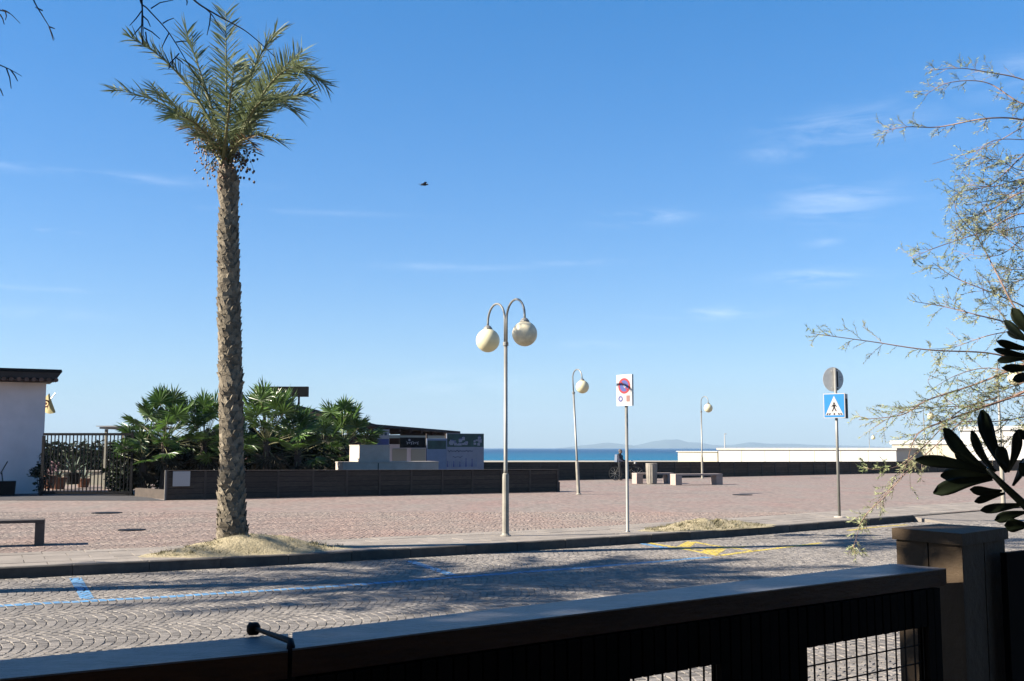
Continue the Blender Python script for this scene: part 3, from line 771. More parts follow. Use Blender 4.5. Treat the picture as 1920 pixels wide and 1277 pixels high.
m = MB()
m.box((.075, -.025, 0), (.05, .035, rr * 1.7))
m.build('back_channel', M['iron'], rd)
m = MB(); m.box((.17, -.003, .05), (.07, .004, .035)); m.box((.18, -.003, -.01), (.055, .004, .025)); m.build('sticker', M['white'], rd)
m = MB()
for zz in (.2, -.2): m.box((.03, -.035, zz), (.16, .03, .03))
m.build('clamp', M['alu'], rd)
PR = R(-36); W_ = .51; hh = zt - zb
m = MB(); m.box((0, 0, (zt + zb) / 2), (W_, .03, hh)); panel = m.build('crossing_panel', M['signwhite'], s, loc=(-.06, -.07, 0), rot=PR)
e = .018
m = MB(); poly2(m, [(-W_ / 2 + e, zb + e), (W_ / 2 - e, zb + e), (W_ / 2 - e, zt - e), (-W_ / 2 + e, zt - e)], -.018); m.build('blue_field', M['signblue'], panel)
m = MB(); poly2(m, [(-.215, zb + .065), (.215, zb + .065), (0, zt - .055)], -.020); m.build('white_triangle', M['signwhite'], panel)
m = MB(); zc = (zt + zb) / 2
disc(m, (0, zc + .055), .022, -.022, 12)
poly2(m, [(-.03, zc + .03), (-.02, zc - .05), (.02, zc - .05), (.03, zc + .03)], -.022)
poly2(m, [(-.03, zc + .025), (-.065, zc - .02), (-.052, zc - .03), (-.02, zc + .005)], -.0221)
poly2(m, [(.03, zc + .025), (.02, zc + .005), (.052, zc - .03), (.065, zc - .02)], -.0221)
poly2(m, [(-.018, zc - .045), (-.06, zc - .13), (-.035, zc - .13), (.004, zc - .05)], -.0222)
poly2(m, [(.018, zc - .045), (-.004, zc - .05), (.035, zc - .13), (.06, zc - .13)], -.0222)
for xx in (-.15, -.10, .10, .15, 0): poly2(m, [(xx - .018 + (xx * .15), zb + .075), (xx + .018 + (xx * .15), zb + .075), (xx + .014, zb + .115), (xx - .012, zb + .115)], -.0223)
m.build('walking_figure', M['black'], panel)
m = MB(); m.box((0, 0, 0), (.50, .03, hh)); p2_ = m.build('second_panel', M['iron'], s, loc=(.21, .06, (zt + zb) / 2), rot=R(57)); p2_['label'] = 'dark back of a second square sign'
m = MB(); m.box((0, -.018, hh / 2 - .06), (.44, .006, .10)); m.build('pale_strip', M['white'], p2_)
m = MB(); m.box((0, -.03, (zt + zb) / 2 + .12), (.20, .03, .035)); m.box((0, -.03, (zt + zb) / 2 - .16), (.20, .03, .035)); m.build('bracket', M['alu'], s)

# ------------------------------------------------------------------ benches, bin
def bench(loc, rot, L_, label, m_, h=.45, d=.42, th=.05, lw=.14):
    o = thing('bench', label, 'bench', loc, rot, 'stone benches on the plaza')
    m = MB(); m.box((0, 0, h - th / 2), (L_, d, th)); m.build('seat', m_, o)
    for sx in (-1, 1):
        m = MB(); m.box((sx * (L_ / 2 - lw / 2), 0, (h - th) / 2 - .002), (lw, d - .02, h - th - .004)); m.build('leg', m_, o)
    return o
c = G(107, 1019, PZ)
bench(c + Vector((-1.02, -.55, 0)), R(22), 1.9, 'dark stone bench at the left edge of the plaza', M['bench_dark'], h=.42, d=.42)
A_ = G(1207, 907, PZ); B_ = G(1270, 909, PZ)
def two_bench(a, b, label):
    a, b = G(*a, PZ), G(*b, PZ); mid = (a + b) / 2 + Vector((-.1, .25, 0)); return bench(mid, R(17), (b - a).length, label, M['bench'], h=.48, d=.55, th=.07, lw=.30)
two_bench((1203, 906), (1258, 908), 'pale stone bench standing behind the litter bin')
two_bench((1283, 908), (1343, 911), 'pale stone bench right of the litter bin, in front of the thin lamp')
bb = G(1222, 907.5, PZ); o = thing('litter_bin', 'ribbed beige concrete litter bin in front of a bench', 'litter bin', bb)
m = MB(); m.lathe([(.20, 0), (.215, .03), (.235, .5), (.255, .86), (.262, .88), (.262, .92), (.22, .925), (.21, .8)], 22); m.build('body', M['bin'], o)
m = MB()
for k in range(16):
    a = 2 * math.pi * k / 16; m.tube([(.222 * math.cos(a), .222 * math.sin(a), .05), (.25 * math.cos(a), .25 * math.sin(a), .86)], .012, 4)
rb_ = m.build('ribs', M['bin'], o)
m = MB(); m.lathe([(.19, .80), (.20, .81)], 18); m.build('inner_lid', M['iron'], o)
# covers let into the plaza; the oval disc paints a cast shadow
for px, py, lab, wx in ((1392, 928, 'dark drain cover in the plaza right of the benches', .34), (200, 962, 'dark oval disc painted for a cast shadow left of the tall palm', .36), (247, 994, 'narrow slotted drain left of the palm near the kerb', .26)):
    m = MB(); m.lathe([(wx, .0), (wx, .012), (wx - .03, .014)], 20); o = m.build('cover_shadow_disc', M['iron'], loc=G(px, py, PZ + .002)); tag(o, lab, 'drain cover')

# ------------------------------------------------------------------ plank walls
def plank_wall(a, b, za, zb_, n, label, mats, first_post=None, npl=5, depth=.10):
    """a, b: ground ends; za, zb_: top heights"""
    o = thing('plank_wall', label, 'wall', a, 0)
    ab = b - a; L_ = Vector((ab.x, ab.y, 0)).length; ang = math.atan2(ab.y, ab.x); o.rotation_euler = (0, 0, ang)
    for i in range(n):
        x0, x1 = L_ * i / n, L_ * (i + 1) / n; h = (za + (zb_ - za) * (i + .5) / n) - PZ; g = .012
        ph = (h - .05) / npl
        m = MB(); m.box(((x0 + x1) / 2, .03, (h - .02) / 2), (x1 - x0, .02, h - .02)); pnl = m.build('backing_panel', M['iron'], o)
        for k in range(npl):
            m = MB(); z0 = .01 + ph * k
            m.box(((x0 + x1) / 2, rnd(-.004, .004), z0 + ph / 2), (x1 - x0 - .07, .035, ph - g)); m.build('plank', mats(i), pnl)
        m = MB(); m.box((x0, -.012, h / 2 - .01), (.065, .06, h - .02)); m.build('post', M['post'], o)
    h = zb_ - PZ; m = MB(); m.box((L_, -.012, h / 2 - .01), (.07, .06, h - .02)); m.build('post', M['post'], o)
    m = MB(); h0, h1 = za - PZ, zb_ - PZ
    m.add([(-.03, -.055, h0 - .025), (L_ + .03, -.055, h1 - .025), (L_ + .03, .055 + depth, h1 - .025), (-.03, .055 + depth, h0 - .025), (-.03, -.055, h0), (L_ + .03, -.055, h1), (L_ + .03, .055 + depth, h1), (-.03, .055 + depth, h0)],
          [(3,2,1,0),(4,5,6,7),(0,1,5,4),(1,2,6,5),(2,3,7,6),(3,0,4,7)]); m.build('coping', M['post'], o)
    return o, L_
na, nb_ = G(312, 938, PZ), G(1045, 922, PZ)
zna, znb = P(312, 882, na.y).z, P(1045, 880, nb_.y).z
nw, nL = plank_wall(na, nb_, zna, znb, 12, 'near low plank wall with a white notice, behind the palm trunk', lambda i: M['plank'])
m = MB(); m.box((-.05, -.03, (zna - PZ) / 2), (.05, .05, zna - PZ + .01)); e_ = m.build('end_post', M['post_light'], nw)
m = MB(); m.box((nL + .06, .25, .18), (.10, .5, .36)); m.build('end_foot', M['post'], nw)
m = MB(); zz0, zz1 = P(335, 912, na.y).z, P(335, 884, na.y).z; m.box((.42, -.062, (zz0 + zz1) / 2), (.52, .012, zz1 - zz0))
nb2 = m.build('notice_board', M['white']); nb2.location = (na.x, na.y, 0); nb2.rotation_euler = nw.rotation_euler; tag(nb2, 'blank white notice board fixed to the near plank wall', 'notice board')
fa, fb = G(905, 903.5, PZ), G(1795, 884.5, PZ)
plank_wall(fa, fb, P(905, 866.5, fa.y).z, P(1795, 865, fb.y).z, 34, 'long far plank wall along the seafront behind the benches', lambda i: M['plank'] if i < 11 else M['plank_lit_brown'])  # planks further right are browner, sunlight put into their colour
# beyond the far end: low continuing wall at right
m = MB(); q0 = fb + Vector((.3, .3, 0)); 
o = thing('low_wall', 'dark low wall stretch at the right edge behind the big leaves', 'wall', q0, math.atan2(fb.y - fa.y, fb.x - fa.x))
m.box((5, 0, .35), (10, .2, .7)); m.build('wall', M['plank'], o); m = MB(); m.box((5, 0, .72), (10, .26, .04)); m.build('coping', M['post'], o)

# ------------------------------------------------------------------ person with bicycle by the far wall
def skin_mesh(name, verts, edges, radii, m_, parent, sub=1):
    me = bpy.data.meshes.new(name); me.from_pydata(verts, edges, []); me.update()
    o = bpy.data.objects.new(name, me); COL.objects.link(o); o.parent = parent
    md = o.modifiers.new('skin', 'SKIN'); me.skin_vertices[0].data[0].use_root = True
    for i, r in enumerate(radii): me.skin_vertices[0].data[i].radius = r if isinstance(r, tuple) else (r, r)
    s2 = o.modifiers.new('sub', 'SUBSURF'); s2.levels = sub; s2.render_levels = sub
    me.materials.append(m_); return o
pc = G(1160, 903, PZ); pc.y = G(1160, 901, PZ).y; pc.x = (1161 - 960) / F * pc.y
hgt = P(1160, 843, pc.y).z - PZ
k_ = hgt / 1.72
per = thing('person', 'person in a dark jacket standing astride a bicycle by the seafront wall', 'person', pc, R(-25)); per.scale = (k_, k_, k_)
V_ = [(0,0,.92),(0,0,1.08),(-.02,0,1.28),(-.01,0,1.42),(.02,0,1.50),(.03,0,1.56),                    # pelvis..neck
      (.0,-.09,.88),(.05,-.11,.50),(.0,-.12,.08),(.12,-.12,.03),(.0,.09,.88),(.02,.11,.48),(-.02,.12,.08),(.10,.12,.03),
      (-.01,-.19,1.40),(.07,-.23,1.14),(.30,-.22,1.05),(.38,-.21,1.04),(-.01,.19,1.40),(.07,.23,1.14),(.30,.22,1.05),(.38,.21,1.04)]
E_ = [(0,1),(1,2),(2,3),(3,4),(4,5),(0,6),(6,7),(7,8),(8,9),(0,10),(10,11),(11,12),(12,13),(3,14),(14,15),(15,16),(16,17),(3,18),(18,19),(19,20),(20,21)]
R_ = [(.13,.15),(.12,.14),(.12,.165),(.10,.15),.055,.05,.09,.065,.045,.04,.09,.065,.045,.04,.065,.048,.036,.03,.065,.048,.036,.03]
skin_mesh('body', V_, E_, R_, M['trousers'], per)
Vj = [(0,0,.95),(-.0,0,1.08),(-.02,0,1.28),(-.01,0,1.44),(-.01,-.19,1.40),(.07,-.235,1.14),(.28,-.225,1.055),(-.01,.19,1.40),(.07,.235,1.14),(.28,.225,1.055)]
skin_mesh('jacket', Vj, [(0,1),(1,2),(2,3),(3,4),(4,5),(5,6),(3,7),(7,8),(8,9)], [(.15,.17),(.14,.165),(.145,.19),(.10,.13),.08,.06,.048,.08,.06,.048], M['jacket'], per)
m = MB(); m.ball((.045, 0, 1.61), .105, 14, 10, (1, .82, 1.15)); hd = m.build('head', M['skin'], per, smooth=True)
m = MB(); m.ball((.025, 0, 1.64), .112, 14, 8, (1, .86, 1.0)); m.build('hair', M['hair'], hd, smooth=True)
m = MB(); m.box((-.19, 0, 1.24), (.16, .30, .42), ry=.05, taper=.85); m.build('backpack', M['shirt'], per)
bk = thing('bicycle', 'dark bicycle held by the person against the plank wall', 'bicycle', pc + Vector((.28, .0, 0)), R(-14))
def ring(mb, c, r, w_, n=24):
    pts = [Vector((c[0] + r * math.cos(2 * math.pi * k / n), c[1], c[2] + r * math.sin(2 * math.pi * k / n))) for k in range(n + 1)]
    mb.tube(pts, w_, 5, cap=False)
for x0 in (-.5, .55):
    m = MB(); ring(m, (x0, 0, .34), .32, .018); wo = m.build('wheel', M['rubber'], bk)
    m = MB()
    for k in range(10): m.tube([(x0, 0, .34), (x0 + .31 * math.cos(k * .628), 0, .34 + .31 * math.sin(k * .628))], .003, 3)
    m.build('spokes', M['alu'], wo)
m = MB()
for a, b in (((-.5,0,.34),(-.2,0,.80)),((-.2,0,.80),(0,0,.30)),((-.5,0,.34),(0,0,.30)),((-.17,0,.72),(.38,0,.76)),((0,0,.30),(.40,0,.66)),((.36,0,.90),(.55,0,.34)),((-.2,0,.80),(-.23,0,.92))): m.tube([a, b], .02, 6)
m.build('frame', M['iron'], bk)
m = MB(); m.tube([(.28,-.26,.98),(.38,-.12,.96),(.36,0,.94),(.38,.12,.96),(.28,.26,.98)], .014, 6); m.build('handlebar', M['alu'], bk)
m = MB(); m.box((-.24, 0, .94), (.26, .14, .05), taper=.8); m.build('saddle', M['rubber'], bk)
m = MB(); m.ball((.47, 0, .86), .06, 8, 6); m.build('headlight', M['white'], bk)

# ------------------------------------------------------------------ white beach cabins, right
def cabin(px0, px1, ptop, Y0, label, m_, depth=6.0, ang=None, roofm=None, y1=None, seams=0, base=-.9, roof_over=.12, roof_h=.12):
    a = P(px0, ptop, Y0); b = P(px1, ptop if y1 is None else y1[1], Y0 if y1 is None else y1[0]); a.z = b.z = max(a.z, b.z)
    L_ = Vector((b.x - a.x, b.y - a.y)).length; an = math.atan2(b.y - a.y, b.x - a.x)
    o = thing('beach_cabin', label, 'beach cabin', (a.x, a.y, base), an); h = a.z - base - roof_h
    m = MB(); m.box((L_ / 2, depth / 2, h / 2), (L_, depth, h)); wl = m.build('wall', m_, o)
    m = MB(); m.box((L_ / 2, depth / 2, h + roof_h / 2 + .001), (L_ + roof_over * 2, depth + roof_over * 2, roof_h)); m.build('roof', roofm or M['white'], o)
    for i in range(1, seams):
        m = MB(); m.box((L_ * i / seams, -.012, h / 2), (.06, .02, h - .02)); m.build('seam_batten', M['cream'], wl)
    return o
cabin(1271, 1345, 846, 96, 'small cream beach hut at the left end of the cabins', M['cream'], y1=(92, 846), depth=4, roof_h=.06)
cabin(1347, 1680, 840, 91, 'long low white beach building behind the far plank wall', M['white'], y1=(80, 840), depth=8, seams=7, roofm=M['conc'], roof_h=.16)
cabin(1672, 1800, 826, 84, 'cream flat roofed kiosk behind the tamarisk twigs', M['cream'], y1=(80, 826), depth=8, roof_h=.3, seams=3)
cabin(1800, 2050, 800, 80, 'tall white building behind the dark leaves at the right edge', M['white'], y1=(74, 800), depth=9, roof_h=.3, seams=3)
m = MB(); m.lathe([(.05, 0), (.045, 3.6), (.03, 3.9)], 8); m.box((0.08, 0, 3.92), (.22, .1, .08)); o = m.build('mast', M['white'], loc=((1357 - 960) / F * 98, 98, -.9)); tag(o, 'thin white mast with a small head above the beach cabins', 'mast')

# ------------------------------------------------------------------ left house
hc = G(78, 925, PZ); ha = R(27)
house = thing('house', 'white plastered house with a dark flat roof edge at the left edge', 'house', hc, ha)
hz = P(78, 718, hc.y).z - PZ; rt = P(102, 695, hc.y).z - PZ
m = MB(); m.box((-6, 1.3, hz / 2), (12, 2.6, hz)); m.build('wall', M['wall_white'], house)
m = MB(); m.add([(-12.3, -.55, hz + .12), (.30, -.55, hz + .12), (.30, 3.0, hz + .12), (-12.3, 3.0, hz + .12), (-12.3, -.62, rt), (.48, -.62, rt - .04), (.48, 3.1, rt - .04), (-12.3, 3.1, rt)],
      [(3,2,1,0),(4,5,6,7),(0,1,5,4),(1,2,6,5),(2,3,7,6),(3,0,4,7)]); m.build('roof', M['roof_dark'], house)
m = MB(); m.box((-5.95, -.62, rt - .05), (12.8, .04, .12)); m.build('gutter', M['iron'], house)
m = MB(); m.box((-6, -.22, hz + .055), (12.5, .75, .05)); m.build('eave_board', M['roof_red'], house)
tm = MB(); tm.tube([(0, -.08, 0), (0, .45, .02)], .075, 8); tme = mesh_only(tm, 'roof_tile', M['tile'])
for k in range(34): inst('roof_tile', tme, house, (.28 - k * .24, -.56, hz + .075))
# flag behind the house
fpx = P(84, 770, 41); o = thing('flag', 'faded yellow flag with a round red emblem fluttering beside the white house', 'flag', (fpx.x - .1, 41, PZ))
m = MB(); m.tube([(-.5, 0, fpx.z - .7 - PZ), (.48, 0, P(102, 737, 41).z - PZ)], .02, 6); m.build('pole', M['alu'], o)
m = MB(); nx, nz = 10, 8; a0 = P(84, 746, 41) - Vector(o.location); tl, tr_, br, bl_ = [P(*q, 41) - Vector(o.location) for q in ((83, 746), (98, 738), (113, 774), (92, 780))]
bl_ = P(80, 768, 41) - Vector(o.location)
vs = []
for j in range(nz + 1):
    for i in range(nx + 1):
        u_, v_ = i / nx, j / nz; q = tl.lerp(tr_, u_).lerp(bl_.lerp(br, u_), v_); q.y += -.8 * (q.x - tl.x) + .10 * math.sin(u_ * 5 + v_ * 3) * v_; q.z -= .10 * math.sin(u_ * math.pi) * v_; vs.append(q)
m.add(vs, [(j * (nx + 1) + i, (j + 1) * (nx + 1) + i, (j + 1) * (nx + 1) + i + 1, j * (nx + 1) + i + 1) for j in range(nz) for i in range(nx)]); fo = m.build('cloth', M['flag'], o, smooth=True)
m = MB(); cq = (tl + tr_ + bl_ + br) / 4; disc(m, (cq.x - .02, cq.z - .02), .15, cq.y - .30, 20, r0=.09); disc(m, (cq.x - .02, cq.z - .02), .05, cq.y - .30, 12); m.build('emblem', M['flag_red'], fo)
# gate
ga, gb = G(86, 929, PZ), G(252, 929, PZ); ga.y = gb.y = 36.2; ga.x = (86 - 960) / F * 36.2; gb.x = (252 - 960) / F * 36.2
gt = thing('gate', 'black iron bar gate between the white house and the fan palms', 'gate', ga, 0)
L_ = gb.x - ga.x; gh = P(86, 812, 36.2).z - PZ
m = MB(); m.box((L_ / 2, 0, gh - .04), (L_ + .04, .06, .085)); m.box((L_ / 2, 0, .1), (L_ - .12, .05, .10)); m.box((0, 0, (gh - .09) / 2), (.09, .07, gh - .09)); m.box((L_, 0, (gh - .09) / 2), (.09, .07, gh - .09)); m.build('frame', M['iron'], gt)
bm_ = MB(); bm_.box((0, 0, (gh - .05) / 2 + .02), (.032, .03, gh - .20)); bme = mesh_only(bm_, 'bar', M['iron'])
nbars = 24
for k in range(1, nbars): inst('bar', bme, gt, (L_ * k / nbars, 0, .03))
# low wall between gate and plank wall
q0, q1 = G(250, 931, PZ), G(312, 936, PZ)
m = MB(); L2 = (q1 - q0).length; m.box((L2 / 2, .15, .14), (L2, .2, .28)); o = m.build('low_wall', M['post'], loc=q0, rot=math.atan2(q1.y - q0.y, q1.x - q0.x)); tag(o, 'low dark kerb wall between the gate and the plank wall', 'wall')

m = MB(); q = [G(*k, PZ + .004) for k in ((-120, 938), (310, 938.5), (256, 928), (80, 925), (-120, 930))]; m.add(q, [tuple(range(5))]); struct(m.build('shade_strip', M['ground_shade']))  # dark sheet painted in for the shade before house and gate
# leaf helpers
def leaves(mb, c, rad, n, size, rs, flat=.6):
    for _ in range(n):
        while True:
            v = Vector((rs.uniform(-1, 1), rs.uniform(-1, 1), rs.uniform(-1, 1)))
            if v.length < 1: break
        r_ = v.length; v = v * (.55 + .45 * r_) if r_ > .01 else v
        q = Vector((c[0] + v.x * rad[0], c[1] + v.y * rad[1], c[2] + v.z * rad[2]))
        d = Vector((rs.gauss(0, 1), rs.gauss(0, 1), rs.gauss(0, 1) * flat)).normalized(); e = d.orthogonal().normalized()
        e = (e * math.cos(rs.uniform(0, 6.28)) + d.cross(e) * math.sin(rs.uniform(0, 6.28))); s_ = size * rs.uniform(.6, 1.3)
        mb.add([q, q + d * s_ * .5 + e * s_ * .22, q + d * s_, q + d * s_ * .5 - e * s_ * .22], [(0, 1, 2, 3)])
def shrub(name, label, cat, base, blobs, size, m_, seed, n=500):
    rs = random.Random(seed); o = thing(name, label, cat, base)
    mb = MB()
    for (c, rad) in blobs: leaves(mb, c, rad, n, size, rs)
    mb.build('foliage', m_, o)
    st = MB()
    for (c, rad) in blobs:
        for k in range(3): st.tube([(c[0] * .3, c[1] * .3, 0), (c[0] + rs.uniform(-.5, .5) * rad[0], c[1] + rs.uniform(-.5, .5) * rad[1], c[2] + rad[2] * .5)], [.03, .008], 4)
    st.build('stems', M['bark2'], o); return o
def base_at(px, Y, z=PZ): return Vector(((px - 960) / F * Y, Y, z))
# dark undergrowth behind the near wall
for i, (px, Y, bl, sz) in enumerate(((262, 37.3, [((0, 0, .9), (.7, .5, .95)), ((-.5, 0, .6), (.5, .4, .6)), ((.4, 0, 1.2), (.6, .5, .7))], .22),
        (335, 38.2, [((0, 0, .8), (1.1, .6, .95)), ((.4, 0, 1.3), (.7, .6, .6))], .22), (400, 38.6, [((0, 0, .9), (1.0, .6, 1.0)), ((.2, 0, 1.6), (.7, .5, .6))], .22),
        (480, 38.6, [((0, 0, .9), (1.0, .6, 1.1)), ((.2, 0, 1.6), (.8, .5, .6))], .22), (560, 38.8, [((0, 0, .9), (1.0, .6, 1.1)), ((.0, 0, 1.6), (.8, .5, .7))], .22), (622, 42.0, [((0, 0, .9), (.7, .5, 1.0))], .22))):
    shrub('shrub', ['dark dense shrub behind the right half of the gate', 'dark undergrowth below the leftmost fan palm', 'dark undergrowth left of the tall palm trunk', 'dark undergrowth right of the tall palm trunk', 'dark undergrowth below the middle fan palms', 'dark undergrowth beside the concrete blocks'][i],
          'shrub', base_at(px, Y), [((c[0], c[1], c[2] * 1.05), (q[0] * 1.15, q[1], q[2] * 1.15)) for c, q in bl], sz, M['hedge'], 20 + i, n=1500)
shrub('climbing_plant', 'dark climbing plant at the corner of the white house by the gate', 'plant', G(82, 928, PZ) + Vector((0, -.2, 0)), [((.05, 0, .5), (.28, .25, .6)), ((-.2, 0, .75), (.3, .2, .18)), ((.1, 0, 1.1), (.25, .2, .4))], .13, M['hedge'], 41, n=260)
m = MB(); b_ = G(4, 929, PZ); m.box((0, 0, .24), (.75, .5, .48), taper=1.08); o = thing('planter', 'dark square planter with a bare stem at the left edge', 'planter', b_, ha); m.build('box', M['iron'], o)
m = MB(); m.tube([(.0, 0, .45), (-.05, 0, .8), (.12, 0, 1.15)], .02, 5); m.tube([(-.04, 0, .7), (-.2, 0, .9)], .012, 4); m.build('stem', M['bark2'], o)
# yard behind the gate
Yb = 47.0
m = MB(); m.box((0, 0, .42), (4.4, .3, .84)); o = thing('garden_wall', 'pale sunlit low wall seen through the gate bars', 'wall', base_at(130, Yb, -.12), 0); m.build('wall', M['cream'], o); m = MB(); m.box((0, 0, .86), (4.5, .4, .05)); m.build('coping', M['conc'], o)
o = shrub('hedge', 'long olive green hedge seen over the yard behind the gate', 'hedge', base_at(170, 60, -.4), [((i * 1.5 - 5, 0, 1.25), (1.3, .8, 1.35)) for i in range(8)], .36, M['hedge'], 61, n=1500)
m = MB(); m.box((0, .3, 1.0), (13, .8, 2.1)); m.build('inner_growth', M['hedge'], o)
def pot(px, Y, r, h, label, sc=1.0, m_=None, z=PZ):
    o = thing('flower_pot', label, 'flower pot', base_at(px, Y, z)); m = MB(); m.lathe([(r * .7, 0), (r, h * .85), (r * 1.1, h * .86), (r * 1.1, h), (r * .9, h), (r * .85, h * .9)], 16); m.build('pot', m_ or M['pot'], o)
    return o
def agave(root, z, n, L_, seed):
    rs = random.Random(seed)
    for k in range(n):
        a = k * 2.4; e = R(25 + 50 * k / n); l = L_ * rs.uniform(.8, 1.1); d = Vector((math.cos(a) * math.cos(e), math.sin(a) * math.cos(e), math.sin(e))); s_ = Vector((-math.sin(a), math.cos(a), 0))
        p0 = Vector((0, 0, z)); p1 = p0 + d * l * .5 + Vector((0, 0, .04)); p2_ = p0 + d * l - Vector((0, 0, l * .08)); nn_ = d.cross(s_) * -.02
        m = MB(); m.add([p0 - s_ * .03, p0 + s_ * .03, p1 + s_ * .05, p1 - s_ * .05, p2_, p1 + nn_], [(0, 1, 2, 5), (0, 5, 3), (3, 5, 4), (5, 2, 4)]); m.build('leaf', M['agave'], root)
o = pot(143, 43.0, .32, .45, 'dark pot with an agave seen through the middle of the gate', m_=M['iron'], z=.3); agave(o, .42, 14, .95, 3)
o = pot(116, 42.0, .30, .6, 'red terracotta pot seen through the left of the gate', z=.0); agave(o, .55, 10, .5, 4)
o = pot(100, 41.0, .24, .5, 'small terracotta pot with pink flowers by the gate post', z=.2)
mb = MB(); rs = random.Random(3); leaves(mb, (0, 0, .75), (.4, .3, .35), 240, .10, rs); mb.build('flowers', mat('pink_flower', (.6, .35, .40), .7), o)
o = pot(163, 44.0, .25, .5, 'terracotta pot near the right part of the pale garden wall', z=0); agave(o, .45, 10, .7, 8)
# pergola behind the gate, left of the fan palms
o = thing('pergola', 'low pergola with pale slatted roof behind the gate and fan palm', 'pergola', base_at(232, 43, -.1))
zt = P(232, 801, 43).z + .1
m = MB(); m.box((.6, 0, zt - .05), (2.2, 2.2, .07)); m.build('roof_frame', M['roof_dark'], o)
for k in range(7): m = MB(); m.box((.6, -1 + k * .33, zt + .02), (2.5, .12, .035)); m.build('slat', M['white'], o)
for sx in (-.3, .5, 1.4):
    for sy in (-.9, .9): m = MB(); m.box((sx, sy, (zt - .1) / 2), (.10, .10, zt - .1)); m.build('post', M['cream'], o)
m = MB(); m.box((.35, .6, (zt) / 2), (.9, .06, zt - .3)); m.build('back_panel', M['cream'], o)

# ------------------------------------------------------------------ fan palms
def fan_leaf(root, p0, d, plen, rad, seed, dead=False):
    rs = random.Random(seed); d = Vector(d).normalized(); side = d.cross(Vector((0, 0, 1)))
    if side.length < .1: side = Vector((1, 0, 0))
    side.normalize(); nrm = side.cross(d).normalized()
    roll = rs.uniform(-.6, .6); side2 = side * math.cos(roll) + nrm * math.sin(roll); nrm = side2.cross(d)
    q = bez([p0, Vector(p0) + d * plen * .5 + Vector((0, 0, .05)), Vector(p0) + d * plen], 5)
    pt = MB(); pt.tube(q, [.018, .015, .013, .012, .010, .010], 4)
    hub = q[-1]; mb = MB(); ns = 24; span = R(118)
    for i in range(ns):
        a = -span + 2 * span * i / (ns - 1); L_ = rad * (1 - .30 * abs(a) / span) * rs.uniform(.82, 1.12)
        dd = d * math.cos(a) + side2 * math.sin(a); pr = d * -math.sin(a) + side2 * math.cos(a)
        wv = rad * .50 * span / ns
        m1_ = hub + dd * L_ * .52 + nrm * (.03 * (1 if i % 2 else -1)) ; tip = hub + dd * L_ + Vector((0, 0, -L_ * rs.uniform(.0, .18)))
        mb.add([hub, m1_ - pr * wv, tip, m1_ + pr * wv], [(0, 1, 2), (0, 2, 3)])
    o = mb.build('frond', M['fan_dead'] if dead else M['fan'], root); pt.build('leaf_stalk', M['rachis'], o); return o
def fan_palm(px, top, Y, label, nfr, spread, rad, seed):
    b_ = base_at(px, Y); o = thing('fan_palm', label, 'fan palm', b_, 0, 'fan palms behind the near wall'); rs = random.Random(seed)
    H = (P(px, top, Y).z - PZ) * .52; rad = rad * 1.10
    m = MB(); m.tube([(0, 0, 0), (.03, 0, H * .5), (0, 0, H)], [.16, .14, .11], 10); m.build('trunk', M['bark2'], o)
    for k in range(nfr):
        a = k * 2.39996 + rs.uniform(-.2, .2); t_ = k / nfr; e = R(84 - 90 * t_ + rs.uniform(-10, 10)); pl = (H * .98) * rs.uniform(.52, .86)
        d = (math.cos(a) * math.cos(e), math.sin(a) * math.cos(e), math.sin(e)); fan_leaf(o, (0, 0, H - .25 * t_), d, pl, rad * rs.uniform(.85, 1.08), seed * 100 + k)
    for k in range(7):
        a = k * 2.4; e = R(-35 - rs.uniform(0, 30)); d = (math.cos(a) * math.cos(e), math.sin(a) * math.cos(e), math.sin(e)); fan_leaf(o, (0, 0, H - .35), d, rad * .6, rad * .8, seed * 100 + 50 + k, dead=True)
for px, top, Y, lab, n_, rad, sd_ in ((312, 736, 36.8, 'leftmost fan palm, reaching over the gate end', 34, .66, 1), (272, 792, 36.6, 'small low fan palm beside the gate', 12, .5, 7),
        (385, 738, 37.6, 'fan palm partly hidden left of the tall palm trunk', 30, .62, 2), (502, 728, 37.0, 'fan palm in front of the black roof board, right of the tall trunk', 34, .70, 3),
        (560, 768, 37.9, 'low fan palm between the two taller right hand ones', 28, .58, 4), (448, 790, 37.2, 'low fan palm close behind the tall trunk', 14, .5, 8),
        (645, 756, 42.6, 'rightmost fan palm beside the grey concrete blocks', 34, .66, 5), (606, 786, 42.0, 'low fan palm left of the rightmost one', 14, .52, 6)):
    fan_palm(px, top, Y, lab, n_, 0, rad, sd_)

# ------------------------------------------------------------------ kiosk, boards, blocks behind the near wall
ka = R(24)
kb = base_at(735, 46, -.0); kiosk = thing('kiosk', 'beach bar building with a red brown gently sloping roof', 'kiosk', kb, ka)
def kz(px, py, Y=46): return P(px, py, Y).z
Lk = 7.2
m = MB(); m.box((-2.4, 2.2, 1.15), (7.0, 3.6, 2.3)); m.build('wall', M['roof_red'], kiosk)
